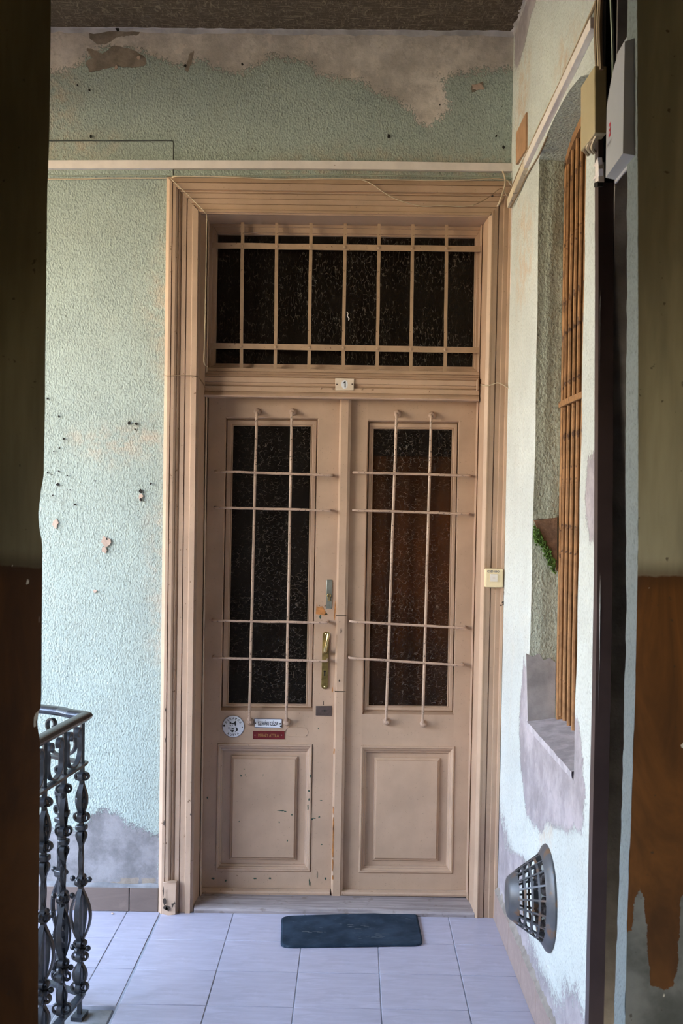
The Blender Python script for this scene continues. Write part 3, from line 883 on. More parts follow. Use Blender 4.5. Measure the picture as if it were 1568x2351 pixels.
mb.build('head_soffit', M['paint_h'], parent=trim)
# plinth block at the foot of the left casing
fr = [at(px, py, -.052) for px, py in [(371, 2093), (386, 2096), (402, 2094), (404, 2028), (388, 2026), (373, 2028)]]
bk = [Vector((p.x, .0, p.z)) for p in fr]
fr[0].y += .016; fr[5].y += .016; fr[2].y += .010; fr[3].y += .010
for i in (0, 1, 2): fr[i].z = bk[i].z = 0
mb = MB(); mb.prism(fr, bk); mb.build('plinth_block', M['paint_worn'], parent=trim, bevel=.002)
mb = MB()
for px, py, a, b in [(377, 2070, 4, 12), (385, 2086, 5, 8), (380, 2084, 5, 6), (396, 2078, 3, 5), (375, 2048, 2, 12), (400, 2074, 2, 4)]:
    p = at(px, py, -.054); blob(mb, (p.x, p.z), a * .0017, b * .0017, p.y, .4)
mb.build('paint_chips', M['chip_dirt'], parent=trim, kind='stuff')
mb = MB()
for px, py, a, b in [(379, 1630, 1.5, 5), (379, 1700, 1.5, 6), (1177 - 20, 1385, 6, 4), (1160, 1362, 4, 6), (376, 1890, 1.5, 6), (438, 1870, 2, 3), (1130, 450, 4, 2), (1150, 1390, 3, 2)]:
    p = at(px, py, -.036); blob(mb, (p.x, p.z), a * .0015, b * .0017, -.0345, .4)
mb.build('paint_chips', M['chip_dirt'], parent=trim, kind='stuff')

# threshold (trim_2)
mb = MB()
n = 40; rows = []
for (y, z, j) in [(-.012, -.002, 0), (-.014, .012, .002), (-.010, .0215, .0025), (.004, .0255, .001), (.06, .027, .0008), (.155, .028, .0005), (.26, .028, 0)]:
    rows.append([(-.672 + (1.205) * i / n, y + random.uniform(-j, j), z + random.uniform(-j, j) * .5) for i in range(n + 1)])
for a, b in zip(rows, rows[1:]): mb.strip(a, b)
mb.build('trim_2', M['threshold'], kind='structure', angle=25)

# ------------------------------------------------------------------ transom rail and light (window_1)
win1 = thing('window_1', (-.05, .15, 2.2), kind='structure')
TP = [(846, .215), (846.5, .128), (853, .120), (853.7, .128), (855, .124), (859, .116), (860, .122), (864, .112), (866, .118), (867, .112), (878, .112), (879, .120), (884, .120), (886, .114),
      (887.5, .118), (888.5, .110), (899, .110), (900, .116), (902, .110), (905, .100), (909, .094), (912, .097), (914, .108), (915, .20)]
mb = MB(); rings = []
for t in np.linspace(0, 1, 9):
    px = 468 + (1100 - 468) * t
    ring = []
    for y, Y in TP:
        p = at(px, y + .0165 * (px - 620), Y); ring.append((p.x, Y, p.z))
    rings.append(ring)
for a, b in zip(rings, rings[1:]): mb.strip(a, b)
mb.build('transom_rail', M['paint_h'], parent=win1, angle=20)
mb = MB()
for px, py in [(737, 892), (764, 893), (831, 894), (855, 895), (984, 899)]:
    p = at(px, py, .112); mb.ball((p.x, .110, p.z), .0045, 8, 4)
mb.build('screw_heads', M['paint_h'], parent=win1, kind='stuff')
def qz(px, py): return py + .014 * (px - 790)
def frame_px(mb, outer, inner, Yf, Yb, lean=.017, yref=700):
    """rectangular frame: outer/inner = (l,t,r,b) in photo px measured at row yref"""
    def P(x, y, Y): return at(x - lean * (y - yref), qz(x, y), Y)
    (l, t, r, b), (l2, t2, r2, b2) = outer, inner
    O = [(l, t), (r, t), (r, b), (l, b)]; I = [(l2, t2), (r2, t2), (r2, b2), (l2, b2)]
    for i in range(4):
        j = (i + 1) % 4
        q = [P(*O[i], Yf), P(*O[j], Yf), P(*I[j], Yf), P(*I[i], Yf)]
        mb.prism(q, [Vector((p.x, Yb, p.z)) for p in q])
mb = MB(); frame_px(mb, (470, 508, 1118, 850), (486, 524, 1100, 846), .178, .30); mb.build('fixed_frame', M['paint_h'], parent=win1, bevel=.002)
mb = MB(); frame_px(mb, (484, 520, 1101, 848), (495, 537, 1092, 843), .186, .28); mb.build('sash_frame', M['paint_h'], parent=win1, bevel=.002)
mb = MB(); frame_px(mb, (493, 535, 1093, 845), (497, 542, 1088, 838), .196, .26); mb.build('glazing_bead', M['paint_h'], parent=win1, bevel=.0015)
q = [at(490, 530, .215), at(1096, 538, .215), at(1090, 848, .215), at(484, 842, .215)]
mb = MB(); mb.prism(q, [p + Vector((0, .005, 0)) for p in q]); mb.build('glass_pane', M['glass_fan'], parent=win1)
mb = MB(); p = at(798, 726, .212)
mb.tube([p + Vector((a, 0, b)) for a, b in [(-.004, .02), (.002, .012), (-.001, .002), (.003, -.006), (.008, -.012), (.004, -.018)]], .0022, 6)
mb.build('putty_blob', M['trunking'], parent=win1)

# iron grille in the transom
gr = thing('transom_grille', at(790, 845, .14), 'beige painted flat-iron grille across the dark transom light above the double doors', 'grille')
YG = .140
for k, (xt, xb) in enumerate([(557, 553.5), (635.5, 632), (714, 709), (792.5, 788), (870.5, 866), (948, 943), (1026, 1022)]):
    w = 3.7
    yt = 506 + .012 * (xt - 557); yb = 848 + .014 * (xt - 557)
    q = []
    for i in range(9):
        t = i / 8; x = xt + (xb - xt) * t + random.uniform(-.4, .4)
        q.append((x, yt + (yb - yt) * t))
    L = [at(x - w, y, YG) for x, y in q]; Rr = [at(x + w, y, YG) for x, y in q]
    mb = MB(); mb.strip(L, Rr); mb.strip([p + Vector((0, .010, 0)) for p in L], L); mb.strip(Rr, [p + Vector((0, .010, 0)) for p in Rr])
    mb.build('upright_bar', M['flatbar'], parent=gr)
for (x0, y0, x1, y1) in [(486, 563.5, 1103, 571.5), (481, 793.5, 1101, 804)]:
    mb = MB(); w = 6.6; q = []
    N = 20
    U_, D_ = [], []
    for i in range(N + 1):
        t = i / N; x = x0 + (x1 - x0) * t; y = y0 + (y1 - y0) * t + random.uniform(-.4, .4)
        U_.append(at(x, y - w, YG - .007)); D_.append(at(x, y + w, YG - .007))
    bk = Vector((0, .006, 0))
    mb.strip(U_, D_); mb.strip([p + bk for p in U_], U_); mb.strip(D_, [p + bk for p in D_]); mb.strip([p + bk for p in D_], [p + bk for p in U_])
    hb = mb.build('cross_bar', M['flatbar'], parent=gr)
    for xt, xb in [(557, 553.5), (635.5, 632), (714, 709), (792.5, 788), (870.5, 866), (948, 943), (1026, 1022)]:
        yc = y0 + (y1 - y0) * (xt - x0) / (x1 - x0); xc = xt + (xb - xt) * (yc - 510) / 340
        c = at(xc, yc, YG - .008); m2 = MB(); m2.ball(c, .0075, 10, 6, (1, .6, 1)); m2.build('rivet', M['flatbar'], parent=hb)

# ------------------------------------------------------------------ door leaves
YL = .185
LEAN = .018
def Q(x, y, Y=YL):
    return at(x - LEAN * (y - 1500), y + .010 * (x - 790), Y)
def ringq(rect, Y):
    l, t, r, b = rect
    return [Q(l, t, Y), Q(r, t, Y), Q(r, b, Y), Q(l, b, Y)]
def nested(mb, rects):
    """stepped frame: consecutive rectangles (l,t,r,b,Y) joined by faces"""
    R_ = [ringq(r[:4], r[4]) for r in rects]
    for a, b in zip(R_, R_[1:]): mb.strip(a, b, close=True)
def leaf(name, L, T, Rr, B, op, gl, pan, panin, fld, wb, kind):
    d = thing(name, Q((L + Rr) / 2, B), kind='structure')
    # stiles and rails
    l, t, r, b = op; pl, pt, pr, pb = pan
    for nm, rect in (('stile', (L, T, l, B)), ('stile', (r, T, Rr, B)), ('top_rail', (l, T, r, t)), ('lock_rail', (l, b, r, pt)), ('bottom_rail', (l, pb, r, B))):
        q = ringq(rect, YL); mb = MB(); mb.prism(q, [p + Vector((0, .045, 0)) for p in q])
        mb.build(nm, M['paint_worn'] if kind == 'L' and nm == 'bottom_rail' else (M['paint'] if nm == 'stile' else M['paint_h']), parent=d)
    pmin = min(l, pl); pmax = max(r, pr)
    # slivers closing panel opening against stiles
    q = ringq((l, pt, pl, pb), YL)
    # glazing rebate and bead
    g = gl
    mb = MB()
    nested(mb, [(l, t, r, b, YL), (l + 1.5, t + 2, r - 1.5, b - 1, YL + .004), (l + 3, t + 5, r - 3, b - 7, YL + .030), (l + 5, t + 7, r - 5, b - 9, YL + .030)])
    mb.build('rebate', M['paint'], parent=d, angle=25)
    mb = MB()
    e = [(l + 4, t + 6, r - 4, b - 8)]
    nested(mb, [(l + 3, t + 5, r - 3, b - 7, YL + .034), (l + 5, t + 8, r - 5, b - 10, YL + .018), (g[0] - 6, g[1] - 6, g[2] + 6, g[3] + 6, YL + .018),
                (g[0] - 4, g[1] - 4, g[2] + 4, g[3] + 4, YL + .024), (g[0] - 2, g[1] - 2, g[2] + 2, g[3] + 2, YL + .022), (g[0], g[1], g[2], g[3], YL + .034)])
    mb.build('glazing_bead', M['paint'], parent=d, angle=25)
    q = ringq((g[0] - 3, g[1] - 3, g[2] + 3, g[3] + 3), YL + .032)
    mb = MB(); mb.prism(q, [p + Vector((0, .004, 0)) for p in q]); mb.build('glass_pane', M['glass'], parent=d)
    # lower panel: moulding, sunk margin, raised field
    pi = panin; f = fld
    mb = MB()
    s = 1 / 5
    def lerp(k): return tuple(pan[i] + (pi[i] - pan[i]) * k for i in range(4))
    nested(mb, [(*pan, YL), (*lerp(.10), YL - .006), (*lerp(.25), YL - .006), (*lerp(.32), YL + .001), (*lerp(.5), YL + .005), (*lerp(.58), YL + .015), (*lerp(.75), YL + .018), (*lerp(.85), YL + .028), (*lerp(1.0), YL + .029)])
    mb.build('panel_moulding', M['paint_worn'] if kind == 'L' else M['paint'], parent=d, angle=20)
    mb = MB()
    nested(mb, [(*pi, YL + .029), (f[0] - 1, f[1] - 1, f[2] + 1, f[3] + 1, YL + .030), (f[0], f[1], f[2], f[3], YL + .021), (f[0] + 3, f[1] + 4, f[2] - 3, f[3] - 3, YL + .019), (f[0] + 5, f[1] + 7, f[2] - 5, f[3] - 5, YL + .011)])
    mb.add(ringq((f[0] + 5, f[1] + 7, f[2] - 5, f[3] - 5), YL + .011), [(0, 1, 2, 3)])
    mb.build('panel', M['paint'], parent=d, angle=20)
    # weatherboard
    rows = []
    for (y, Y) in [(wb[1], YL), (wb[1] + 1, YL - .012), (wb[1] + 7, YL - .032), (wb[1] + 11, YL - .036), (wb[1] + 15, YL - .034), (wb[1] + 16, YL)]:
        rows.append([Q(wb[0] + (wb[2] - wb[0]) * i / 10, y, Y) for i in range(11)])
    mb = MB()
    for a, b_ in zip(rows, rows[1:]): mb.strip(a, b_)
    for e_ in (0, 10): mb.add([r_[e_] for r_ in rows], [tuple(range(6))])
    mb.build('weatherboard', M['paint_worn'], parent=d, angle=30)
    return d
door1 = leaf('door_1', 469, 905, 770, 2054, (508, 960, 722, 1634), (527, 981, 704, 1616), (503, 1709, 721, 2003), (519, 1731, 705, 1981), (536, 1738, 687, 1975), (470, 2041, 767, 0), 'L')
door2 = leaf('door_2', 793, 905, 1084, 2058, (834, 964, 1045, 1639), (849, 985, 1028, 1618), (832, 1711, 1048, 2004), (849, 1731, 1030, 1982), (865, 1739, 1014, 1974), (794, 2041, 1081, 0), 'R')
# narrow fillers where panel frames are wider than glass openings
for d, x0, x1, pt, pb, st in ((door1, 503, 508, 1709, 2003, 0), (door1, 721, 722, 1709, 2003, 0), (door2, 832, 834, 1711, 2004, 0), (door2, 1045, 1048, 1711, 2004, 0)):
    pass
# meeting strip on the left leaf (three lengths, the joints show)
xl0, xr0 = 769.5, 796
for (y0, y1) in [(917, 1413), (1415, 1587), (1589, 2062)]:
    rows = []
    for (x, Y) in [(xl0, YL), (xl0 + .5, YL - .022), (xl0 + 4.5, YL - .034), (xr0 - 6, YL - .034), (xr0 - 2, YL - .028), (xr0, YL - .026), (xr0, YL + .01)]:
        rows.append([Q(x, y0 + (y1 - y0) * i / 12 + .0 * x, Y) for i in range(13)])
    mb = MB()
    for a, b in zip(rows, rows[1:]): mb.strip(a, b)
    for e in (0, 12): mb.add([r_[e] for r_ in rows], [tuple(range(len(rows)))])
    mb.build('meeting_strip', M['paint'], parent=door1, angle=25)

# window bars on the leaves
def bent_rod(x0, y0, x1, y1, Yr, r=.0058, turn=.03, n=14):
    """rod with both ends bent back onto the door"""
    a, b = at(x0, y0, Yr), at(x1, y1, Yr)
    d = (b - a).normalized()
    pts = [Vector((a.x, YL + .004, a.z)) - d * .0, a + Vector((0, .014, 0)) - d * .0, a + Vector((0, .004, 0)) + d * .003, a + d * .012]
    for i in range(1, n): pts.append(a + (b - a) * i / n + Vector((random.uniform(-.0008, .0008), 0, random.uniform(-.0008, .0008))))
    pts += [b - d * .012, b + Vector((0, .004, 0)) - d * .003, b + Vector((0, .014, 0)), Vector((b.x, YL + .004, b.z))]
    mb = MB(); mb.tube(pts, r, 9); return mb
def boss(px, py):
    c = at(px, py, YL); mb = MB()
    mb.lathe((c.x, YL + .003, c.z), (0, -1, 0), [(0, .0165), (.010, .0168), (.020, .014), (.026, .008), (.027, .0001)], 14); return mb
for d, ver, hor in ((door1, [(588.5, 944, 572.5, 1655), (669, 944, 657.5, 1657)], [(494, 1082, 761, 1091), (493, 1165, 759, 1172), (486, 1425, 752, 1429.5), (488, 1510, 751, 1518)]),
                    (door2, [(909.5, 948, 887, 1655), (989, 952, 971, 1660)], [(812, 1084.5, 1079, 1092), (811, 1171, 1077, 1180), (804, 1427, 1070, 1442), (802, 1510.5, 1064, 1528)])):
    for (x0, y0, x1, y1) in ver:
        o = bent_rod(x0 + 1, y0 + 2, x1 - .5, y1 - 1, YL - .050, .0062).build('window_bar', M['rod'], parent=d)
        boss(x0 + 3, y0 + 2).build('bar_boss', M['rod'], parent=o); boss(x1 + 1, y1 + 1).build('bar_boss', M['rod'], parent=o)
    for (x0, y0, x1, y1) in hor:
        bent_rod(x0, y0, x1, y1, YL - .058, .0056).build('window_bar', M['rod'], parent=d)

# door furniture on the left leaf
p0, p1 = at(748.5, 1331, YL), at(762, 1398, YL)
mb = MB(); q = [at(749.5, 1331, YL - .004), at(763.5, 1331, YL - .004), at(762, 1398, YL - .004), at(748, 1398, YL - .004)]
mb.prism(q, [Vector((p.x, YL + .002, p.z)) for p in q])
esc = mb.build('lock_plate', M['steel'], parent=door1, bevel=.002)
c = at(755.3, 1367, YL)
mb = MB(); mb.disc((c.x, 0, c.z), .0092, YL - .010, YL - .002, 18); mb.box((c.x - .0048, YL - .0095, c.z - .024), (c.x + .0048, YL - .002, c.z - .004))
cyl = mb.build('lock_cylinder', M['brass_bright'], parent=esc, bevel=.001)
mb = MB(); mb.box((c.x - .001, YL - .0112, c.z - .006), (c.x + .001, YL - .0098, c.z + .005)); mb.build('keyway', M['hole'], parent=esc)
for py in (1336, 1392):
    s = at(755.6 if py < 1350 else 754.6, py, YL); mb = MB(); mb.disc((s.x, 0, s.z), .0034, YL - .0055, YL - .003, 12); mb.build('screw', M['steel'], parent=esc)
# handle plate
def stadium(cx0, cz0, cx1, cz1, r, Y, n=8):
    d = Vector((cx1 - cx0, 0, cz1 - cz0)).normalized(); s = Vector((d.z, 0, -d.x))
    pts = []
    for k in range(n + 1):
        a = math.pi * k / n; pts.append(Vector((cx1, Y, cz1)) + (s * math.cos(a) + d * math.sin(a)) * r)
    for k in range(n + 1):
        a = math.pi * k / n; pts.append(Vector((cx0, Y, cz0)) + (s * -math.cos(a) - d * math.sin(a)) * r)
    return pts
a, b = at(748.5, 1458, YL), at(745.3, 1574, YL)
mb = MB(); q = stadium(b.x, b.z, a.x, a.z, .0155, YL - .004); q2 = stadium(b.x, b.z, a.x, a.z, .0135, YL - .009)
mb.strip(q, q2, close=True); mb.add(q2, [tuple(range(len(q2)))]); mb.strip([Vector((p.x, YL, p.z)) for p in q], q, close=True)
hp = mb.build('handle_plate', M['brass'], parent=door1)
pv, tp = at(746.3, 1494, YL), at(753.5, 1457, YL - .05)
mb = MB()
path = [Vector((pv.x, YL - .006, pv.z)), Vector((pv.x, YL - .030, pv.z)), Vector((pv.x + .001, YL - .042, pv.z + .006)), Vector((pv.x + .004, YL - .048, pv.z + .022)), Vector((pv.x + .009, YL - .050, pv.z + .045)), Vector((tp.x + .001, YL - .050, tp.z)), Vector((tp.x + .003, YL - .048, tp.z + .008))]
mb.tube(path, .008, 12, [.011, .009, .009, .0075, .007, .0085, .006]); lev = mb.build('lever', M['brass_bright'], parent=hp)
kh = at(745.5, 1545, YL); mb = MB(); mb.disc((kh.x, 0, kh.z + .008), .0048, YL - .0098, YL - .008, 12); mb.box((kh.x - .003, YL - .0098, kh.z - .012), (kh.x + .003, YL - .008, kh.z + .008)); mb.build('keyhole', M['hole'], parent=hp)
for (px, py) in ((748.6, 1455), (745.4, 1576)):
    s = at(px, py, YL); mb = MB(); mb.ball((s.x, YL - .009, s.z), .0045, 10, 5, (1, .5, 1)); mb.build('screw', M['brass_bright'], parent=hp)
# rim lock plate
q = [at(725, 1621, YL - .004), at(762, 1621, YL - .004), at(761.5, 1644, YL - .004), at(725, 1643, YL - .004)]
mb = MB(); mb.prism(q, [Vector((p.x, YL + .002, p.z)) for p in q]); rl = mb.build('rim_lock', M['darkmetal'], parent=door1, bevel=.002)
q = [at(723.5, 1619, YL - .0015), at(762.5, 1619, YL - .0015), at(762, 1645.5, YL - .0015), at(723.5, 1645, YL - .0015)]
mb = MB(); mb.prism(q, [Vector((p.x, YL + .001, p.z)) for p in q]); mb.build('paint_edge', M['paint_worn'], parent=rl)
s = at(745, 1631.5, YL); mb = MB(); mb.box((s.x - .013, YL - .0052, s.z - .0016), (s.x + .013, YL - .0035, s.z + .0016)); mb.disc((s.x + .001, 0, s.z), .0042, YL - .0053, YL - .0035, 10); mb.build('key_slot', M['hole'], parent=rl)

# oval ghost where a plate used to be, chips of old paint
a, b = at(666, 1680, YL), at(696, 1681, YL)
mb = MB(); pts = stadium(a.x, a.z, b.x, b.z, .021, YL - .0012, 10); mb.tube([*pts, pts[0]], .0009, 5, caps=False); mb.build('plate_ghost', M['paint_worn'], parent=door1)
mb = MB()
fl = [(727, 1385), (729, 1393), (741, 1392), (744, 1398), (748, 1406), (752, 1412), (744, 1413), (735, 1411), (725, 1410)]
fr = [at(a, b, YL - .0012) for a, b in fl]; mb.prism(fr, [p + Vector((0, .003, 0)) for p in fr])
for px, py, rx, rz in [(769, 1395, 1.6, 14), (768, 1412, 1.5, 14), (763, 1583, 1.6, 8), (767, 1725, 1.6, 8), (765, 1860, 1.4, 10), (764.5, 1935, 1.8, 40), (765, 1895, 1.5, 20), (764, 1985, 1.5, 14), (764, 2015, 1.4, 6)]:
    p = at(px, py, YL - .034); blob(mb, (p.x, p.z), rx * .0018, rz * .0018, YL - .0352, .35, 13)
mb.build('bare_wood_patches', M['chip_wood'], parent=door1, kind='stuff')
mb = MB()
for px, py, rx, rz in [(735, 1416, 2, 6), (748, 1410, 4, 2), (646, 1861, 9, 1.6), (655, 1863, 3, 1.5), (670, 1871, 3, 2), (641, 1888, 1.8, 2.4), (713, 1782, 1.5, 4), (709, 1816, 2.2, 3), (709, 1836, 1.2, 3), (707, 1853, 1.8, 6),
                       (721, 1879, 4, 1.2), (733, 1876, 2.4, 1.4), (717, 1881, 1.5, 2), (586, 2017, 3.5, 2), (620, 2017, 3, 2.5), (553, 1781, 2, 2.4), (563, 1779, 1.2, 1.4), (561, 1766, 2, 1), (604, 1779, 1.2, 1.2), (747, 2017, 2, 2.6), (738, 1838, 3, 1), (739, 1939, 2, 1.3), (549, 1886, 1.6, 1.6), (660, 1930, 1.6, 2.2), (498, 1820, 1.4, 4), (476, 1832, 2, 2.4),
                       (738, 1560, 1.2, 1.2), (731, 1673, 1.5, 1.5), (728, 2009, 1, 9), (710, 2024, 1, 8), (712, 2030, 1, 6), (489, 2017, 4, 1.8), (494, 1986, 1.5, 1.5), (518, 2022, 2, 2)]:
    inside = 503 < px + .018 * (py - 1500) < 721 and 1709 < py < 2003
    yy_ = YL + (.0098 if inside and 536 < px + .018 * (py - 1500) < 687 and 1738 < py < 1975 else (.018 if inside and px < 705 else (-.0075 if inside else -.0012)))
    p = at(px, py, yy_); blob(mb, (p.x, p.z), rx * .0018, rz * .0018, yy_, .4)
mb.build('green_paint_chips', M['chip_green'], parent=door1, kind='stuff')
mb = MB()
for px, py, rx, rz in [(783, 1449, 1.6, 6), (780, 1428, 1.5, 1.5), (779, 1563, 1.6, 2.6), (806, 1384, 1, 1), (733, 1390, 1.2, 1), (746, 1391, 1.4, 2), (742, 1615, .8, 6)]:
    Y_ = YL - .0352 if px > 772 and px < 800 else YL - .0012
    p = at(px, py, Y_); blob(mb, (p.x, p.z), rx * .0018, rz * .0018, Y_, .35)
mb.build('dirt_marks', M['chip_dirt'], parent=door1, kind='stuff')

# hall behind the doors
hall = thing('wall_hall', (0, 1.2, 0), kind='structure')
mb = MB()
mb.box((-1.3, 2.4, -.05), (1.3, 2.5, 3.3)); mb.box((-1.4, .30, -.05), (-1.3, 2.5, 3.3)); mb.box((1.3, .30, -.05), (1.4, 2.5, 3.3)); mb.box((-1.4, .30, 3.2), (1.4, 2.5, 3.4)); mb.box((-1.4, .02, -.2), (1.4, 2.5, -.01))
mb.build('hall_shell', M['hall'], parent=hall)
mb = MB(); rows = []
for z in (.75, 1.2, 1.6, 2.0):
    rows.append([(.02 + .55 * i / 60, .80 + .010 * math.sin(i * .55), z) for i in range(61)])
for a, b in zip(rows, rows[1:]): mb.strip(a, b)
mb.build('hall_curtain', M['curtain'], label='amber brown curtain dimly seen through the textured glass of the right door leaf', cat='curtain')
hall_fill = bpy.data.lights.new('hall_fill_light', 'POINT'); hall_fill.energy = 13.0; hall_fill.color = (1.0, .62, .28); hall_fill.shadow_soft_size = .03  # unseen warm light added to give the curtain its amber glow
lo = bpy.data.objects.new('hall_fill_light', hall_fill); COL.objects.link(lo); lo.location = (.50, .36, 1.50)
# ------------------------------------------------------------------ lettering
def text_verts(s, size, bold=.0, space=1.0):
    cu = bpy.data.curves.new('txt', 'FONT'); cu.body = s; cu.size = size; cu.offset = bold; cu.resolution_u = 3
    cu.space_character = space; cu.extrude = .0
    o = bpy.data.objects.new('txt', cu); COL.objects.link(o)
    dg = bpy.context.evaluated_depsgraph_get()
    me = bpy.data.meshes.new_from_object(o.evaluated_get(dg))
    V = [v.co.copy() for v in me.vertices]; F = [tuple(p.vertices) for p in me.polygons]
    bpy.data.objects.remove(o); bpy.data.curves.remove(cu); bpy.data.meshes.remove(me)
    return V, F
def text_on(mb, s, c, w, h, right, up, bold=0.0, rot=0.0, space=1.0):
    """lay lettering centred at c, scaled to width w and height h, in the plane (right, up)"""
    V, F = text_verts(s, 1.0, bold, space)
    if not V: return
    xs_v = [v.x for v in V]; ys_v = [v.y for v in V]
    x0, x1, y0, y1 = min(xs_v), max(xs_v), min(ys_v), max(ys_v)
    ca, sa = math.cos(rot), math.sin(rot)
    P = []
    for v in V:
        a = ((v.x - x0) / (x1 - x0) - .5) * w; b = ((v.y - y0) / (y1 - y0) - .5) * h
        a, b = a * ca - b * sa, a * sa + b * ca
        P.append(Vector(c) + Vector(right) * a + Vector(up) * b)
    mb.add(P, F)
RX, UZ = Vector((1, 0, 0)), Vector((0, 0, 1))

# number plate
YP = .106
q = [at(769.5, 868, YP), at(813, 869, YP), at(812, 896, YP), at(770, 896, YP)]
c = sum(q, Vector()) / 4
num = thing('number_plate', Vector((c.x, .112, q[2].z)), 'small cream number plate reading 1 on the rail above the doors', 'sign')
mb = MB(); mb.prism(q, [p + Vector((0, .004, 0)) for p in q]); mb.build('plate', M['enamel_cream'], parent=num, bevel=.001)
cc = at(791, 882.5, YP - .0006)
mb = MB(); mb.disc((cc.x, 0, cc.z), .019, YP - .0005, YP, 20, rx=.014); mb.build('numeral_ground', M['enamel'], parent=num)
mb = MB(); one = [(.0005, -.0135), (.0050, -.0135), (.0050, .0135), (.0012, .0135), (-.0062, .0070), (-.0062, .0028), (.0005, .0072)]
mb.add([(cc.x + a, YP - .0009, cc.z + b) for a, b in one], [tuple(range(7))]); mb.build('numeral', M['black'], parent=num, smooth=False)
for px, py in ((773.5, 882.5), (808.5, 882)):
    s = at(px, py, YP); mb = MB(); mb.ball((s.x, YP - .0005, s.z), .0033, 8, 4, (1, .6, 1)); mb.build('screw', M['darkmetal'], parent=num)

# round dog sign
YS = YL - .004
c = at(535.5, 1668, YS); R0 = .0485
dog = thing('dog_warning_sign', Vector((c.x, YL, c.z - R0)), 'round white enamel warning sign with a black dog head on the left door leaf', 'sign')
mb = MB(); mb.lathe((c.x, YL, c.z), (0, -1, 0), [(0, R0), (.0025, R0), (.0042, R0 * .95), (.0048, R0 * .5), (.005, .0001)], 40); mb.build('disc', M['enamel'], parent=dog)
mb = MB(); mb.tube([(c.x + R0 * math.cos(t), YS + .0012, c.z + R0 * math.sin(t)) for t in np.linspace(0, 2 * math.pi, 49)], .0008, 5, caps=False); mb.build('rim', M['navy'], parent=dog)
mb = MB(); YT = YL - .0056
word = 'HARAPÓS'
for i, ch in enumerate(word):
    t = math.radians(150 - 20.0 * i); rr = R0 * .76
    hh = .0115 if ch == 'Ó' else .0095
    text_on(mb, ch, (c.x + rr * math.cos(t), YT, c.z + rr * math.sin(t) + (.001 if ch == 'Ó' else 0)), .0072, hh, RX, UZ, .02, t - math.pi / 2)
for i, ch in enumerate('KUTYA'):
    t = math.radians(238 + 16.5 * i); rr = R0 * .77
    text_on(mb, ch, (c.x + rr * math.cos(t), YT, c.z + rr * math.sin(t)), .0078, .0100, RX, UZ, .02, t + math.pi / 2)
mb.build('lettering', M['black'], parent=dog, smooth=False, kind='stuff')
mb = MB()
S = R0 / 26.0                     # dog head drawn on a 52-unit disc
def dp(pts): return [Vector((c.x + x * S, YT, c.z + y * S)) for x, y in pts]
for poly in ([(-8.5, 14), (-8.8, 8), (-8, 4.5), (-5.5, 6.5), (-4.2, 9)], [(1, 9), (3, 11.5), (5.6, 14.5), (7, 9), (6.4, 3), (4.2, 2), (3, 6)],
             [(-5.5, 6.2), (-4, 8.6), (1, 9), (2.8, 6), (.5, 5.2), (-2.5, 5.8)], [(-8, 4), (-6.4, 4.6), (-5.2, 2.6), (-8.6, .8)], [(-3.8, 4.2), (-1.2, 4.4), (-.6, 3), (-3, 2.6)],
             [(-12.5, -2.6), (-9.4, -1.2), (-8.6, -3), (-11.5, -4.6)], [(-11.5, -4.8), (-6.5, -5.6), (-1.5, -4), (3.5, -1.6), (2.5, -4), (-2.5, -7.2), (-8.5, -7.2)],
             [(5.2, 1.5), (7.4, -1.5), (12.4, -6), (9.5, -10.5), (4, -13.5), (6.8, -8.6), (6.6, -4)], [(-7.2, -8.4), (-3, -8.8), (.5, -7.4), (2, -10.4), (-.6, -13.5), (-4.4, -12.4)]):
    P = dp(poly); mb.add(P, [tuple(range(len(P)))])
mb.build('dog_head', M['black'], parent=dog, smooth=False)
for px, py, r in ((514.5, 1666, .0042), (556.5, 1669.5, .0022)):
    s = at(px, py, YS); mb = MB(); blob(mb, (s.x, s.z), r, r, YL - .0058, .3, 10, .001); mb.build('rust_spot', M['hole'], parent=dog)

# name plates
def plate(name, px4, Y, mat, label, text, tmat, box, bold, border=None):
    q = [at(a, b, Y) for a, b in px4]
    cz = min(p.z for p in q); cx = sum(p.x for p in q) / 4
    t = thing(name, Vector((cx, YL, cz)), label, 'sign')
    mb = MB(); mb.prism(q, [Vector((p.x, YL, p.z)) for p in q]); mb.build('plate', mat, parent=t, bevel=.0012)
    if border:
        mb = MB(); mb.tube([Vector((p.x, Y - .0002, p.z)) for p in q + q[:1]], .0011, 5, caps=False); mb.build('rim', border, parent=t)
    (x0, y0, x1, y1) = box
    a, b = at(x0, y0, Y), at(x1, y1, Y)
    mb = MB(); text_on(mb, text, ((a.x + b.x) / 2, Y - .0009, (a.z + b.z) / 2), abs(b.x - a.x), abs(a.z - b.z), RX, UZ, bold, -.004); mb.build('lettering', tmat, parent=t, smooth=False, kind='stuff')
    return t
w = plate('name_plate', [(584.5, 1650), (647, 1651), (646.5, 1671), (584.5, 1669.5)], YL - .004, M['enamel'], 'white enamel name plate with black lettering beside the round dog sign', 'SZIRÁKI GÉZA', M['black'], (592.5, 1654, 638.5, 1666), .012, M['navy'])
for px, py, r in ((587, 1659.5, .0026), (643.5, 1661, .0036), (645, 1667, .0046)):
    s = at(px, py, YL); mb = MB(); blob(mb, (s.x, s.z), r, r, YL - .0056, .3, 9, .001); mb.build('rust_spot', M['hole'], parent=w)
w = plate('name_plate', [(580.5, 1678.5), (653, 1679), (653, 1697.5), (580.5, 1697)], YL - .005, M['redplate'], 'dark red name plate with gold lettering under the white name plate', 'MIHÁLY ATTILA', M['gold'], (593, 1682.5, 640, 1692), .0)
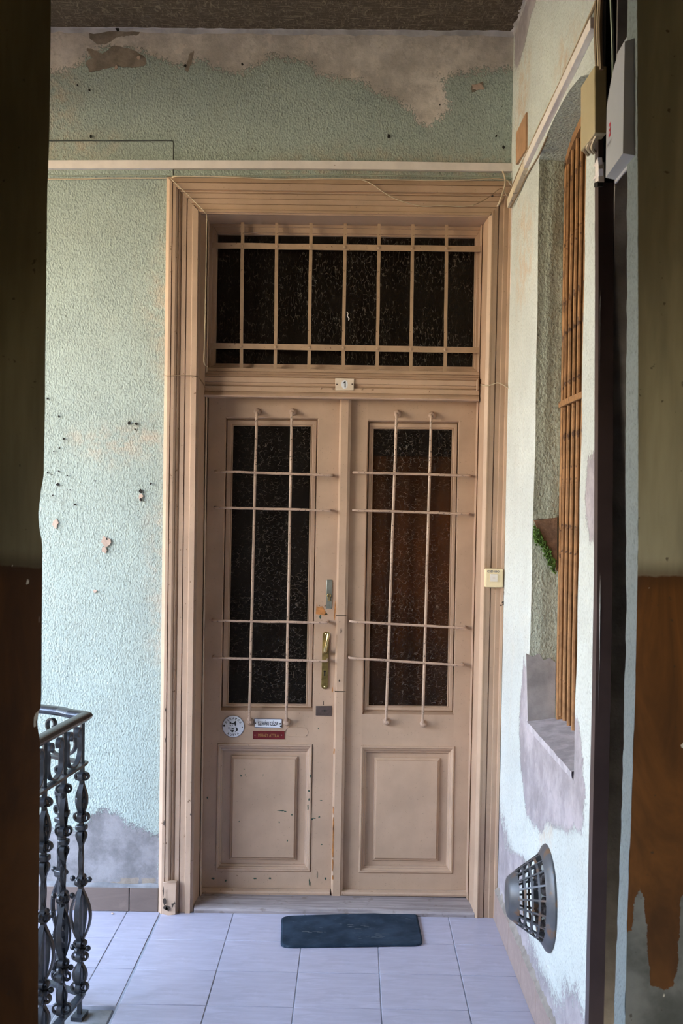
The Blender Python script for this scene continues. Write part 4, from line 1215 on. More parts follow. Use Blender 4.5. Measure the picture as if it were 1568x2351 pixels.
for px in (585.5, 646.5):
    s = at(px, 1687.5, YL); mb = MB(); mb.ball((s.x, YL - .0052, s.z), .0026, 8, 4, (1, .4, 1)); mb.build('screw', M['steel'], parent=w)

# bell push
YBp = -.034
q = [at(1112.5, 1305.5, YBp), at(1155, 1306, YBp), at(1155, 1349, YBp), at(1112.5, 1348.5, YBp)]
cq = sum(q, Vector()) / 4
bell = thing('bell_push', Vector((cq.x, -.02, q[2].z)), 'square cream doorbell push with dark lettering on the right jamb', 'doorbell')
mb = MB(); inner = [cq + (p - cq) * .90 + Vector((0, -.009, 0)) for p in q]
back = [Vector((p.x, -.008, p.z)) for p in q]
def rrect(cn, hw, hh, r, Y, n=5):
    pts = []
    for (sx, sz, a0) in ((1, 1, 0), (-1, 1, 90), (-1, -1, 180), (1, -1, 270)):
        for k in range(n + 1):
            a = math.radians(a0 + 90 * k / n); pts.append((cn.x + sx * (hw - r) + r * math.cos(a), Y, cn.z + sz * (hh - r) + r * math.sin(a)))
    return pts
hw = (q[1].x - q[0].x) / 2; hh = (q[0].z - q[3].z) / 2
A_ = rrect(cq, hw, hh, .006, -.008); B_ = rrect(cq, hw, hh, .006, -.036); C_ = rrect(cq, hw * .955, hh * .955, .006, -.0415); D_ = rrect(cq, hw * .82, hh * .82, .005, -.0435)
mb.strip(A_, B_, True); mb.strip(B_, C_, True); mb.strip(C_, D_, True); mb.add(D_, [tuple(range(len(D_)))]); mb.build('housing', M['cream_plastic'], parent=bell, angle=30)
b0 = at(1134, 1327, -.05); mb = MB(); A_ = rrect(b0, .0160, .0160, .0015, -.042); B_ = rrect(b0, .0155, .0155, .0015, -.0485)
mb.strip(A_, B_, True); mb.add(B_, [tuple(range(len(B_)))]); bt = mb.build('button', M['button'], parent=bell)
mb = MB(); mb.box((b0.x - .005, -.0488, b0.z - .0012), (b0.x + .005, -.0483, b0.z + .0012)); mb.build('button_mark', M['enamel_cream'], parent=bt)
l0 = at(1132.5, 1311.7, -.044); mb = MB(); text_on(mb, 'CSENGO', (l0.x, -.0445, l0.z), .052, .0095, RX, UZ, .014); mb.build('lettering', M['navy'], parent=bell, smooth=False, kind='stuff')

# small lock tab on the right end of the transom rail
s = at(1096.5, 884, .09); mb = MB(); mb.prism([(s.x - .004, .085, s.z - .026), (s.x + .004, .085, s.z - .02), (s.x + .004, .085, s.z + .028), (s.x - .004, .085, s.z + .022)], [(s.x - .004, .11, s.z - .026), (s.x + .004, .11, s.z - .02), (s.x + .004, .11, s.z + .028), (s.x - .004, .11, s.z + .022)])
mb.build('latch_tab', M['paint_h'], label='small beige painted wooden tab at the right end of the transom rail', cat='latch', bevel=.002)

# ------------------------------------------------------------------ doormat
mp = [atF(x, y, .012) for x, y in [(646, 2101), (957, 2093), (972, 2166), (644, 2171)]]
bmc = sum(mp, Vector()) / 4
def rounded(poly, r, n=6):
    out = []
    for i, p in enumerate(poly):
        a = (poly[i - 1] - p).normalized(); b = (poly[(i + 1) % len(poly)] - p).normalized()
        p0, p1 = p + a * r, p + b * r
        for k in range(n + 1):
            t = k / n; out.append((p0 * (1 - t) + p * t) * (1 - t) + (p * (1 - t) + p1 * t) * t)
    return out
R1 = rounded(mp, .045)
mat_ = thing('doormat', Vector((bmc.x, bmc.y, 0)), 'dark navy ribbed rubber doormat with rounded corners on the tiles before the doors', 'doormat')
mb = MB(); lo_ = [Vector((p.x, p.y, .0015)) for p in R1]; mid = [Vector((p.x, p.y, .008)) for p in R1]; tp_ = [bmc + (p - bmc) * .975 for p in R1]
for p in tp_: p.z = .011
mb.strip(lo_, mid, True); mb.strip(mid, tp_, True); mb.add(tp_, [tuple(range(len(tp_)))]); mb.add(lo_, [tuple(range(len(lo_)))]); mb.build('rubber_pad', M['mat'], parent=mat_, angle=50)
mb = MB()
for (px, py, wd, hg) in [(827, 2127, 50, 10), (718, 2139, 34, 6), (868, 2149, 34, 10)]:
    for k in range(7):
        p = atF(px + random.uniform(-wd / 2, wd / 2), py + random.uniform(-hg / 2, hg / 2), .0118)
        a = random.uniform(.006, .018); b = random.uniform(.0015, .003)
        mb.add([p + Vector((-a, -b, 0)), p + Vector((a, -b * .5, 0)), p + Vector((a * .8, b, 0)), p + Vector((-a * .7, b, 0))], [(0, 1, 2, 3)])
mb.build('worn_print', simple('worn_grey_print', (.10, .115, .13), .9), parent=mat_, kind='stuff')
pb = atF(258, 2097, .004); mb = MB(); mb.ball(pb, .0045, 8, 5, (1.4, 1, .7)); mb.build('pebble', M['chip_plaster'], label='tiny pale pebble on the floor tile by the left skirting', cat='pebble')

# ------------------------------------------------------------------ cable trunking and wires on the door wall
def bar_px(pts, h0, h1, Yf, name, mat, label, cat, Yb=0.0, bevel=.003, parent=None):
    U_ = [at(x, y - h, Yf) for (x, y), h in zip(pts, h0)]; D_ = [at(x, y + h, Yf) for (x, y), h in zip(pts, h1)]
    mb = MB(); bk = Vector((0, Yb - Yf, 0))
    mb.strip(U_, D_); mb.strip([p + bk for p in U_], U_); mb.strip(D_, [p + bk for p in D_])
    mb.add([U_[0], D_[0], D_[0] + bk, U_[0] + bk], [(0, 1, 2, 3)]); mb.add([U_[-1], D_[-1], D_[-1] + bk, U_[-1] + bk], [(0, 1, 2, 3)])
    return mb.build(name, mat, parent=parent, label=label, cat=cat, angle=30)
bar_px([(-400, 374), (112, 377), (300, 376.5), (500, 377), (700, 377.5), (900, 379.5), (1178, 384)], [9] * 7, [9.5] * 7, -.026, 'cable_trunking', M['trunking'], 'long white plastic cable trunking running level above the door casing', 'trunking')
mb = MB()
L_ = [at(x - 3, y, -.042) for x, y in [(1177, 462), (1174.5, 660), (1171.5, 888)]]; R_ = [at(x + 2.5, y, -.042) for x, y in [(1177, 462), (1174.5, 660), (1171.5, 888)]]
bk = Vector((0, .012, 0)); mb.strip(L_, R_); mb.strip([p + bk for p in L_], L_); mb.strip(R_, [p + bk for p in R_]); mb.add([L_[2], R_[2], R_[2] + bk, L_[2] + bk], [(0, 1, 2, 3)])
mb.build('cable_trunking', M['trunking'], label='narrow white upright trunking on the outer edge of the right casing', cat='trunking')

def smooth(pts, n=8):
    P = [Vector(p) for p in pts]; out = []
    for i in range(len(P) - 1):
        p0, p1, p2, p3 = P[max(i - 1, 0)], P[i], P[i + 1], P[min(i + 2, len(P) - 1)]
        for k in range(n):
            t = k / n
            out.append(.5 * ((2 * p1) + (p2 - p0) * t + (2 * p0 - 5 * p1 + 4 * p2 - p3) * t * t + (3 * p1 - p0 - 3 * p2 + p3) * t * t * t))
    out.append(P[-1]); return out
def wire(pts, r, mat, label, name='wire', sm=True, n=6):
    P = [at(*p) if len(p) == 3 else Vector(p[:3]) for p in pts]
    mb = MB(); mb.tube(smooth(P, n) if sm else P, r, 6); return mb.build(name, mat, label=label, cat='cable')
wire([(-400, 318, -.008), (117, 323, -.008), (390, 322.5, -.008), (397, 324, -.008), (398, 330, -.008), (398, 367, -.008)], .0028, M['wire_dark'], 'thin dark cable running level then turning down into the trunking at upper left', sm=False)
wire([(398, 388, -.008), (398, 404, -.008), (396, 410, -.012)], .0028, M['wire_dark'], 'short dark cable end dropping below the trunking to the casing corner', sm=False)
wire([(-400, 396, -.010), (112, 402.5, -.010), (250, 402, -.010), (400, 404, -.012), (440, 405, -.033), (560, 404, -.033), (700, 401, -.033), (860, 402, -.033), (1010, 405, -.033), (1120, 407, -.033), (1150, 406, -.033), (1172, 409, -.033), (1182, 413, -.03)], .0024, M['wire_green'], 'pale green wire, the upper one strung along the top of the door casing')
wire([(-400, 405, -.010), (112, 411, -.010), (250, 409, -.010), (380, 409, -.015), (410, 405, -.036), (520, 406, -.036), (640, 411, -.036), (760, 410, -.036), (880, 412, -.036), (1000, 414, -.036), (1080, 413, -.036), (1130, 410, -.036), (1160, 413, -.036), (1172, 419, -.036), (1181, 427, -.03)], .0028, M['wire'], 'cream wire, the lower one strung along the top of the door casing')
wire([(820, 411, -.036), (838, 415, -.037), (858, 425, -.037), (880, 441, -.036), (905, 455, -.034), (940, 467, -.032), (975, 474, -.030), (1010, 472, -.028), (1060, 474, -.026), (1090, 470, -.030)], .0022, M['wire'], 'cream wire hanging in a slack loop across the head casing')
wire([(1087, 471, -.030), (1105, 463, -.034), (1125, 451, -.038), (1142, 437, -.045), (1150, 433, -.045), (1156, 436, -.045)], .0016, M['wire_brown'], 'thin brown wire strung from a nail to the corner cable')
wire([(1154, 394, -.030), (1158, 404, -.045), (1160, 418, -.05), (1157, 434, -.05), (1151, 452, -.05), (1146, 466, -.045), (1142, 473, -.03)], .0042, M['wire'], 'thick cream cable stub dropping from the trunking onto the casing corner')
wire([(1156, 437, -.05), (1163, 448, -.05), (1168, 452, -.05), (1175, 452, -.05)], .0020, M['wire'], 'short cream wire crossing from the cable stub to the corner trunking')
wire([(1168, 418, -.04), (1173, 425, -.045), (1180, 431, -.045), (1183, 430, -.04)], .0026, M['trunking'], 'short white wire curling into the wall corner')
wire([(393, 410, -.036), (410, 427, -.036), (430, 446, -.033), (448, 464, -.028), (463, 479, -.026), (471, 488, -.024), (474.5, 494, -.010), (474.5, 520, .0), (473, 620, .002), (471, 720, .002), (469, 800, .002), (468, 828, .004), (471, 838, .02), (476, 842, .06)], .0022, M['wire'], 'cream wire running down the left mitre and the inner edge of the left casing', n=5)
wire([(380, 862, -.012), (386, 863, -.034), (420, 862, -.034), (446, 863, -.026), (456, 867, .0), (466, 880, .05), (470, 890, .09)], .0022, M['wire_brown'], 'thin brown wire tied across the left casing at rail height')
wire([(1104, 882, .06), (1107, 884, -.01), (1118, 886, -.030), (1132, 882, -.030), (1142, 879, -.032), (1152, 882, -.036), (1162, 888, -.038), (1170, 893, -.040), (1174, 892, -.036)], .0023, M['wire'], 'cream wire crossing the right casing from the rail to the trunking end')

# ------------------------------------------------------------------ trunking, cables and boxes on the right wall
def barR(name, pts, half, off, mat, label, cat):
    U_ = [atR(x, y - half * 1.0, off) for x, y in pts]; D_ = [atR(x, y + half, off) for x, y in pts]
    bk = Vector((off, 0, 0)); mb = MB()
    mb.strip(U_, D_); mb.strip([p + bk for p in U_], U_); mb.strip(D_, [p + bk for p in D_])
    for e in (0, -1): mb.add([U_[e], D_[e], D_[e] + bk, U_[e] + bk], [(0, 1, 2, 3)])
    return mb.build(name, mat, label=label, cat=cat, angle=30)
def zR(y, z, off): return Vector((xr(y, z) - off, y, z))
# one long run, straight in space
def runR(name, y0, z0, y1, z1, hgt, off, mat, label, cat):
    a, b = zR(y0, z0, 0), zR(y1, z1, 0)
    mb = MB(); d = Vector((-off, 0, 0)); u = Vector((0, 0, hgt))
    mb.prism([a + d, b + d, b + d + u, a + d + u], [a, b, b + u, a + u]); return mb.build(name, mat, label=label, cat=cat, bevel=.002)
runR('cable_trunking', -.045, 3.025, -.46, 3.075, .040, .022, M['trunking_cream'], 'stained cream length of trunking rising from the corner on the right wall', 'trunking')
runR('cable_trunking', -.46, 3.080, -1.62, 3.165, .034, .022, M['trunking'], 'long white trunking climbing the right wall above the arched window', 'trunking')
def wireR(pts, r, mat, label):
    P = [zR(y, z, o) for y, z, o in pts]; mb = MB(); mb.tube(smooth(P, 5), r, 6); return mb.build('wire', mat, label=label, cat='cable')
wireR([(-.05, 3.090, .012), (-.3, 3.125, .010), (-.6, 3.150, .008), (-.9, 3.175, .007), (-1.2, 3.198, .007), (-1.63, 3.228, .01)], .0035, M['wire_brown'], 'brown cable lying along the top of the sloping right-wall trunking')
wireR([(-.2, 3.118, .010), (-.7, 3.172, .006), (-1.1, 3.196, .006), (-1.3, 3.214, .006), (-1.63, 3.240, .01)], .0028, M['wire'], 'thin cream cable just above the brown one on the right wall')
wireR([(-.08, 3.020, .012), (-.3, 3.040, .006), (-.45, 3.052, .008), (-.7, 3.058, .006), (-.9, 3.070, .01)], .0038, M['wire_brown'], 'dark brown cable running under the sloping right-wall trunking')
# terracotta board by the corner
q = [atR(1184, 378, .012), atR(1184.5, 306, .012), atR(1207, 258, .012), atR(1206, 345, .012)]
mb = MB(); mb.prism(q, [p + Vector((.013, 0, 0)) for p in q]); bd = mb.build('wall_board', M['terracotta'], label='small reddish brown board fixed to the right wall near the corner', cat='board', bevel=.001)
# cream junction cover
cb = thing('junction_box', zR(-1.5, 2.87, .01), 'cream metal junction box cover with cables beneath, beside the arched window top', 'box')
q = [atR(1333, 200, .03), atR(1364.5, 151, .03), atR(1364.5, 306, .03), atR(1333, 348, .03)]
mb = MB(); mb.prism(q, [p + Vector((.035, 0, 0)) for p in q]); mb.build('cover', M['cream_box'], parent=cb, bevel=.003)
q2 = [atR(1365, 152, .028), atR(1383, 150, .0), atR(1383, 312, .0), atR(1365, 306, .028)]
mb = MB(); mb.prism(q2, [p + Vector((.0, .05, 0)) for p in q2]); mb.build('side', M['browndoor'], parent=cb)
for k in range(5):
    p = atR(1350 + 5 * k, 312 + random.uniform(-4, 4), .018); e = atR(1344 + 6 * k, 352 + random.uniform(-6, 10), .004)
    mb = MB(); mb.tube(smooth([p, p * .5 + e * .5 + Vector((-.012, 0, -.008)), e], 6), .005, 6); mb.build('cable_tail', M['wire_brown'] if k % 2 else M['wire'], parent=cb)
for k, (px, r, mt) in enumerate([(1371, .006, 'wire_brown'), (1376, .005, 'wire'), (1381, .006, 'wire_brown')]):
    a, b = atR(px + 2, -40, .012), atR(px, 160, .012)
    mb = MB(); mb.tube(smooth([a, a * .5 + b * .5 + Vector((-.004, .006, 0)), b], 6), r, 6)
    mb.build('riser_cable', M[mt], label=['brown cable rising from the cream junction box, nearest the wall', 'cream cable rising from the middle of the cream junction box', 'brown cable rising from the cream junction box, next to the dark doorway'][k], cat='cable')
a, b = at(1401, -40, -1.95), at(1404, 330, -1.95)
mb = MB(); mb.tube(smooth([a, a * .5 + b * .5 + Vector((.006, 0, 0)), b], 6), .004, 6); mb.build('riser_cable', M['wire_green'], label='thin pale green cable hanging inside the dark doorway', cat='cable')
# torn white connector strip below the junction box
cs = thing('connector_strip', atR(1370, 420, .004), 'torn white plastic connector strip on the wall under the junction box', 'connector')
for (x0, y0, x1, y1, x2, y2) in [(1362, 382, 1372, 362, 1374, 380), (1360, 414, 1374, 388, 1375, 404)]:
    q = [atR(x0, y0, .018), atR(x1, y1, .022), atR(x2, y2, .014)]; mb = MB(); mb.prism(q, [p + Vector((.012, 0, .001)) for p in q]); mb.build('tab', M['trunking'], parent=cs)
q = [atR(1366, 378, .014), atR(1374, 372, .014), atR(1374, 418, .014), atR(1366, 420, .014)]; mb = MB(); mb.prism(q, [p + Vector((.016, 0, 0)) for p in q]); mb.build('strip', M['trunking'], parent=cs)
q = [atR(1364, 420, .016), atR(1372, 416, .016), atR(1372, 428, .016), atR(1364, 430, .016)]; mb = MB(); mb.prism(q, [p + Vector((.016, 0, 0)) for p in q]); mb.build('terminal', M['hole'], parent=cs)

# white curved distribution box on the near strip of the right wall
YF0, YN0 = -2.055, -2.270        # far and near end
XM = .655                        # mounting plane
wbx = thing('distribution_box', (XM, -2.17, 2.55), 'white plastic distribution box with curved cover and small red logo by the dark doorway', 'box')
zb, zt = at(1392, 408, YF0).z, at(1432, 95, YN0).z
XFc = at(1392, 300, YF0).x       # face of the cover
prof = []                        # outline of the cover in (depth y, projection x)
mb = MB()
nY = 12
ysb = [YF0 - (YF0 - YN0) * i / nY for i in range(nY + 1)]
def top_z(y):                    # top corner rounds down towards the far end
    t = (y - YN0) / (YF0 - YN0)
    return zt - .085 * max(0, (t - .25) / .75) ** 2.2
def face_x(y):
    return at(1392, 300, YF0).x + (at(1432, 230, YN0).x - at(1392, 300, YF0).x) * ((y - YF0) / (YN0 - YF0))
A_ = [(face_x(y), y, zb + .012 * (0 if i < nY else 0)) for i, y in enumerate(ysb)]
B_ = [(face_x(y), y, top_z(y)) for y in ysb]
A2 = [(XM, y, zb - .006) for y in ysb]; B2 = [(XM, y, top_z(y) + .012) for y in ysb]
mb.strip(A_, B_); mb.strip(A2, A_); mb.strip(B_, B2)
mb.add([A_[0], B_[0], B2[0], A2[0]], [(0, 1, 2, 3)]); mb.add([A_[-1], B_[-1], B2[-1], A2[-1]], [(0, 1, 2, 3)])
mb.build('cover', M['white_box'], parent=wbx, bevel=.004, angle=40)
mb = MB(); mb.box((XM - .006, YN0 - .012, zb - .012), (XM, YF0 + .012, zt + .055)); mb.build('back_plate', M['white_box'], parent=wbx, bevel=.002)
lg = at(1401, 298, -2.10); fx = lambda y: face_x(y) - .0012
mb = MB(); yl, zl = -2.105, at(1400, 298, -2.105).z
for (a, b, c_, d_) in [(-.010, -.013, .010, .013)]:
    mb.add([(fx(yl), yl + .011, zl - .017), (fx(yl), yl - .011, zl - .017), (fx(yl), yl - .011, zl + .017), (fx(yl), yl + .011, zl + .017)], [(0, 1, 2, 3)])
mb.build('red_logo', M['redlogo'], parent=wbx, smooth=False)
mb = MB()
for k in range(2): mb.add([(fx(yl) - .0006, yl + .007, zl - .010 + .012 * k), (fx(yl) - .0006, yl - .007, zl - .010 + .012 * k), (fx(yl) - .0006, yl - .007, zl - .004 + .012 * k), (fx(yl) - .0006, yl + .007, zl - .004 + .012 * k)], [(0, 1, 2, 3)])
mb.build('logo_marks', M['white_box'], parent=wbx, smooth=False, kind='stuff')
mb = MB()
for k in range(8):
    y_ = yl + .030 - .0085 * k
    if k == 6: continue
    mb.add([(fx(y_), y_, zl - .036), (fx(y_), y_ - .005, zl - .036), (fx(y_), y_ - .005, zl - .029), (fx(y_), y_, zl - .029)], [(0, 1, 2, 3)])
mb.build('logo_lettering', M['greylogo'], parent=wbx, smooth=False, kind='stuff')
# ------------------------------------------------------------------ barred window in the right wall (window_2)
win2 = thing('window_2', (XB, -1.1, SILL), kind='structure')
def am(y): return arch(y) - .014
mb = MB()
# outer iron frame following the opening
far0, far1 = YA - .004, YA - .036
mb.box((XB - .004, far1, SILL + .015), (XB + .022, far0, am(YA) - .002)); mb.build('frame_stile', M['rust'], parent=win2, bevel=.002)
mb = MB(); mb.box((XB - .004, YB + .004, SILL + .015), (XB + .022, YB + .036, am(YB) - .002)); mb.build('frame_stile', M['rust'], parent=win2, bevel=.002)
mb = MB(); ys = np.linspace(YA - .004, YB + .004, 21)
a = [(XB - .004, y, am(y) - .03) for y in ys]; b = [(XB - .004, y, am(y) + .004) for y in ys]; c = [(XB + .02, y, am(y) - .03) for y in ys]
mb.strip(a, b); mb.strip(a, c); mb.build('frame_arch', M['rust'], parent=win2)
yb_ = [-.738, -.826, -.915, -1.003, -1.092, -1.18, -1.268, -1.357, -1.445]
for y in yb_:
    z1 = am(y) - .02
    mb = MB(); pts = []
    for i in range(15):
        t = i / 14; pts.append((XB + .008 + random.uniform(-.001, .001), y + random.uniform(-.0015, .0015), SILL + .03 + (z1 - SILL - .03) * t))
    mb.tube(pts, .0085, 8); mb.build('grille_bar', M['rust'], parent=win2)
for z in (2.135, ):
    mb = MB(); mb.box((XB - .012, YB + .005, z), (XB - .001, YA - .006, z + .022)); mb.build('grille_crossbar', M['rust'], parent=win2, bevel=.002)
# timber window behind the bars
for (y0, y1, nm) in [(YA - .002, YA - .085, 'sash_stile'), (-1.05, -1.17, 'sash_stile'), (YB + .085, YB + .002, 'sash_stile')]:
    mb = MB(); mb.box((XB + .045, min(y0, y1), SILL + .01), (XB + .09, max(y0, y1), am((y0 + y1) / 2))); mb.build(nm, M['rustwood'], parent=win2, bevel=.004)
for z in (SILL + .012, 1.55, 2.12, 2.70):
    mb = MB(); mb.box((XB + .05, YB, z), (XB + .088, YA, z + .06)); mb.build('sash_rail', M['rustwood'], parent=win2, bevel=.004)
mb = MB(); mb.box((XB + .066, YB, SILL), (XB + .070, YA, 3.1)); mb.build('glass_pane', M['glass'], parent=win2)
mb = MB(); mb.box((XB + .12, YB - .02, SILL - .02), (XB + .6, YA + .02, 3.2)); mb.build('dark_room', M['blackroom'], parent=win2)
mb = MB()
for k in range(26):                          # coarse wire mesh fixed behind the bars
    y = YA - .05 - .03 * k
    mb.tube([(XB + .032, y + .006 * math.sin(i * 1.9 + k), SILL + .03 + (am(y) - SILL - .06) * i / 40) for i in range(41)], .0016, 4)
mb.build('wire_mesh', M['wire_brown'], parent=win2)

# ------------------------------------------------------------------ conical vent guard low on the right wall
vc = atR(1259, 2061, 0.0)
vent = thing('vent_guard', vc + Vector((0, 0, -.17)), 'grey plastic conical cage guarding a vent low on the right wall', 'vent')
AX = Vector((-1, 0, 0)); R_b, R_t, HT = .168, .066, .135
mb = MB(); mb.lathe(vc, AX, [(-.004, R_b + .004), (.006, R_b + .006), (.014, R_b), (.020, R_b - .012), (.030, R_b - .026), (.028, R_b - .030), (.008, R_b - .030), (-.004, R_b - .03)], 48); mb.build('flange', M['ventgrey'], parent=vent)
def cone_r(h): return R_b - .028 + (R_t - R_b + .028) * (h - .028) / (HT - .028)
NB = 18
for k in range(NB):
    t = 2 * math.pi * (k + .3) / NB
    e = Vector((0, math.cos(t), math.sin(t)))
    mb = MB(); h0, h1 = .024, HT - .024
    mb.ribbon([vc + AX * h0 + e * cone_r(h0), vc + AX * (h0 * .5 + h1 * .5) + e * cone_r((h0 + h1) / 2), vc + AX * h1 + e * cone_r(h1)], Vector((0, -math.sin(t), math.cos(t))), .0065, .004)
    mb.build('rib', M['ventgrey'], parent=vent)
for h in (.048, .069, .090):
    r = cone_r(h); mb = MB(); mb.lathe(vc, AX, [(h - .0035, r + .0035), (h + .0035, r - .0005), (h + .002, r - .0045), (h - .005, r - .0005), (h - .0035, r + .0035)], 40); mb.build('hoop', M['ventgrey'], parent=vent)
mb = MB(); mb.lathe(vc, AX, [(HT - .028, cone_r(HT - .028) + .001), (HT - .004, cone_r(HT) + .003), (HT + .002, R_t - .004), (HT + .004, R_t - .012), (HT + .001, R_t * .55), (HT, .0001)], 40); mb.build('cap', M['ventgrey'], parent=vent)
mb = MB(); mb.lathe(vc, AX, [(.003, R_b - .03), (.0035, .0001)], 40); mb.build('vent_mouth', M['hole'], parent=vent)
mb = MB()
for k in range(60):                          # lint and dead leaves caught inside
    t = random.uniform(0, 2 * math.pi); h = random.uniform(.008, .03); r = random.uniform(.03, .12)
    p = vc + AX * h + Vector((0, math.cos(t), math.sin(t))) * r
    mb.ball(p, random.uniform(.006, .016), 6, 4, (random.uniform(.5, 1), 1, random.uniform(.4, 1)))
mb.build('lint', simple('grey_lint', (.16, .14, .135), 1.0, var=.5, scale=60, bump=1.0, bscale=150), parent=vent, kind='stuff')

# ------------------------------------------------------------------ wrought iron stair railing at the left
RC = Vector((-.925, -1.005, 0)); RN = Vector((-1.03, -1.95, 0)); RF = Vector((-1.115, -.885, 0)); RF2 = Vector((-1.75, -.80, 0))
HZr, MZr, BZr = 1.022, .862, .058
rail = thing('stair_railing', RC + Vector((0, 0, -.01)), 'black wrought iron stair railing with scrollwork at the lower left', 'railing')
# handrail: moulded bar along the far side, round the corner and towards the viewer
path = [RF2, RF, RF * .55 + RC * .45 + Vector((.0, .012, 0)), RC + Vector((-.055, .030, 0)), RC + Vector((-.018, .012, 0)), RC + Vector((.004, -.006, 0)), RC + Vector((.0, -.03, 0)), RC * .8 + RN * .2, RC * .5 + RN * .5, RN]
prof = [(-.021, 0), (-.024, .008), (-.020, .016), (-.010, .021), (.010, .021), (.020, .016), (.024, .008), (.021, 0), (.012, -.008), (-.012, -.008)]
rings = []
for i, p in enumerate(path):
    t = (path[min(i + 1, len(path) - 1)] - path[max(i - 1, 0)]).normalized(); n_ = Vector((t.y, -t.x, 0))
    rings.append([p + n_ * a + Vector((0, 0, HZr + b)) for a, b in prof])
mb = MB()
for a, b in zip(rings, rings[1:]): mb.strip(a, b, True)
mb.build('handrail', M['rail'], parent=rail, angle=40)
def flat(path2, z, w, h, nm):
    mb = MB(); R_ = []
    for i, p in enumerate(path2):
        t = (path2[min(i + 1, len(path2) - 1)] - path2[max(i - 1, 0)]).normalized(); n_ = Vector((t.y, -t.x, 0))
        R_.append([p + n_ * s * w / 2 + Vector((0, 0, z + q)) for s, q in ((-1, 0), (1, 0), (1, h), (-1, h))])
    for a, b in zip(R_, R_[1:]): mb.strip(a, b, True)
    return mb.build(nm, M['iron'], parent=rail)
low = [RF2, RF, RF * .5 + RC * .5, RC + Vector((-.02, .008, 0)), RC, RC + Vector((-.002, -.03, 0)), RC * .5 + RN * .5, RN]
flat(low, MZr, .026, .009, 'middle_rail'); flat(low, BZr, .026, .010, 'bottom_rail')

def spiral(cx, cz, r0, r1, a0, turns, n=20):
    return [(cx + (r0 + (r1 - r0) * i / n) * math.cos(a0 + turns * 2 * math.pi * i / n), cz + (r0 + (r1 - r0) * i / n) * math.sin(a0 + turns * 2 * math.pi * i / n)) for i in range(n + 1)]
def c_scroll(z0, z1, bulge, r, sgn):
    """C shape: curls at both ends, belly reaching sideways by bulge (s,z)"""
    top = spiral(.0, z1 - r, r * .25, r, math.radians(-140), .95, 14)
    bot = spiral(.0, z0 + r, r, r * .25, math.radians(-145 + 0), .95, 14)
    top_ = [(x, z) for x, z in top]
    end = top_[-1]; st = bot[0]
    mid = []
    for i in range(1, 16):
        t = i / 16; x = end[0] * (1 - t) + st[0] * t + bulge * math.sin(math.pi * t); z = end[1] * (1 - t) + st[1] * t
        mid.append((x, z))
    return [(sgn * x, z) for x, z in top_ + mid + bot]
def s_curve(x0, z0, x1, z1, r):
    pts = []
    a = spiral(x0, z0, r * .2, r, math.radians(200), -.9, 12); b = spiral(x1, z1, r, r * .2, math.radians(20), .9, 12)
    pts += a; e, s = a[-1], b[0]
    for i in range(1, 14):
        t = i / 14; k = t * t * (3 - 2 * t)
        pts.append((e[0] + (s[0] - e[0]) * k, e[1] + (s[1] - e[1]) * t))
    return pts + b
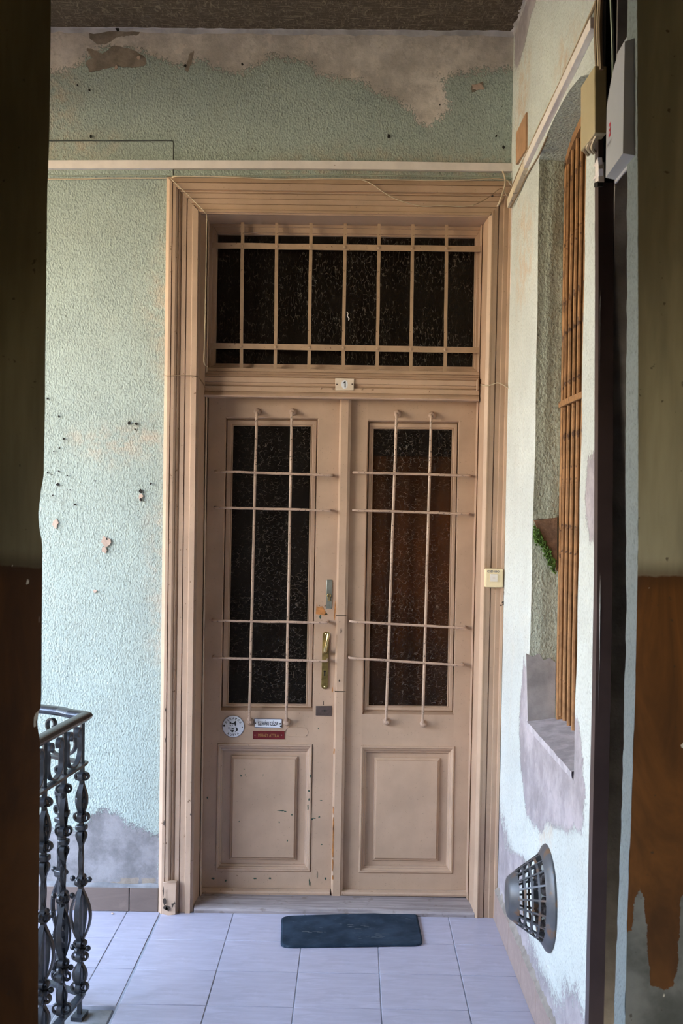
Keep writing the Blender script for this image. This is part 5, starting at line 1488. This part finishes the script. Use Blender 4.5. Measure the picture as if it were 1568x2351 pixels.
class Branch:
    def __init__(self, A, B):
        self.A = A; self.t = (B - A).normalized(); self.n = Vector((self.t.y, -self.t.x, 0)); self.L = (B - A).length
    def P(self, s, z, o=0.0): return self.A + self.t * s + self.n * o + Vector((0, 0, z))
    def bar(self, s, twist=False):
        mb = MB(); n = 46; pts = []
        z0, z1 = -.008, MZr + .012
        rings = []
        for i in range(n + 1):
            z = z0 + (z1 - z0) * i / n; a = (math.pi / 4) + (max(0, min(1, (i / n - .28) / .45)) * 5 * math.pi if twist else 0)
            rings.append([self.P(s + .0098 * math.cos(a + k * math.pi / 2), z, .0098 * math.sin(a + k * math.pi / 2)) for k in range(4)])
        for a, b in zip(rings, rings[1:]): mb.strip(a, b, True)
        return mb.build('bar', M['iron'], parent=rail, angle=30)
    def post_top(self, s):
        mb = MB(); mb.tube([self.P(s, MZr), self.P(s, HZr)], .008, 4); mb.build('short_post', M['iron'], parent=rail)
    def scroll(self, s, pts, w=.016, t=.0062):
        mb = MB(); mb.ribbon([self.P(s + x, z) for x, z in pts], self.n, w, t); return mb.build('scroll', M['iron'], parent=rail, angle=40)
    def collar(self, s, z, w=.019, h=.018):
        mb = MB(); q = [self.P(s - w, z, -.014), self.P(s + w, z, -.014), self.P(s + w, z, .014), self.P(s - w, z, .014)]
        mb.prism(q, [p + Vector((0, 0, h)) for p in q]); mb.build('collar', M['iron'], parent=rail, bevel=.004)
    def knob(self, s, z, r=.010):
        mb = MB(); mb.ball(self.P(s, z), r, 8, 6); mb.build('knob', M['iron'], parent=rail)
    def frieze(self, s, hw):
        # U-shaped strip standing on the middle rail, its ends curling in under the handrail
        z0, z1 = MZr + .012, HZr - .012
        left = spiral(-hw * .50, z1 - .030, .010, .028, math.radians(-60), .80, 12)
        u = []
        for i in range(17):
            a = math.pi + math.pi * i / 16; u.append((hw * .80 * math.cos(a), z0 + .052 + .050 * math.sin(a)))
        right = [(-x, z) for x, z in reversed(left)]
        self.scroll(s, left + u + right)
    def field(self, s, hw):
        # pairs of scrolls either side of a bar, tied with collars
        for g in (1, -1):
            self.scroll(s, [(g * .012 + x, z) for x, z in c_scroll(.668, .842, hw * .38, .020, g)])
            self.scroll(s, c_scroll(.455, .640, .020, .017, g))
            self.scroll(s, [(g * .010 + x, z) for x, z in c_scroll(.235, .470, hw * .62, .015, g)])
            self.scroll(s, [(g * .014 + x, z) for x, z in c_scroll(.078, .222, hw * .45, .022, g)])
            self.knob(s + g * .030, .470); self.knob(s + g * .028, .232)
        for z in (.735, .640, .455, .215): self.collar(s, z)
near = Branch(RC, RN); farb = Branch(RC, RF); far2 = Branch(RF, RF2)
def basket(pt, ang, hw):
    d = Vector((math.cos(ang), math.sin(ang), 0)); br_ = Branch(pt, pt + d); br_.field(0.0, hw)
for i, s in enumerate((.025, .200, .375, .55, .725, .90)):
    near.bar(s, twist=(i % 2 == 1)); near.post_top(s)
    if i < 5: near.frieze(s + .0875, .078)
    near.field(s, .075 if i % 2 == 0 else .06)
    basket(near.P(s, 0), math.radians(-8 + 14 * (i % 2)), .062 if i % 2 == 0 else .045)
farb.bar(.115); farb.field(.115, .06); farb.frieze(.115, .09)
for s in (.10, .28, .46): far2.bar(s, True); far2.field(s, .07); far2.frieze(s, .085)
# foot plate
mb = MB(); mb.prism([near.P(-.01, -.010, -.02), near.P(.06, -.010, -.02), near.P(.06, -.010, .02), near.P(-.01, -.010, .02)], [near.P(-.01, .004, -.02), near.P(.06, .004, -.02), near.P(.06, .004, .02), near.P(-.01, .004, .02)]); mb.build('foot_plate', M['iron'], parent=rail)
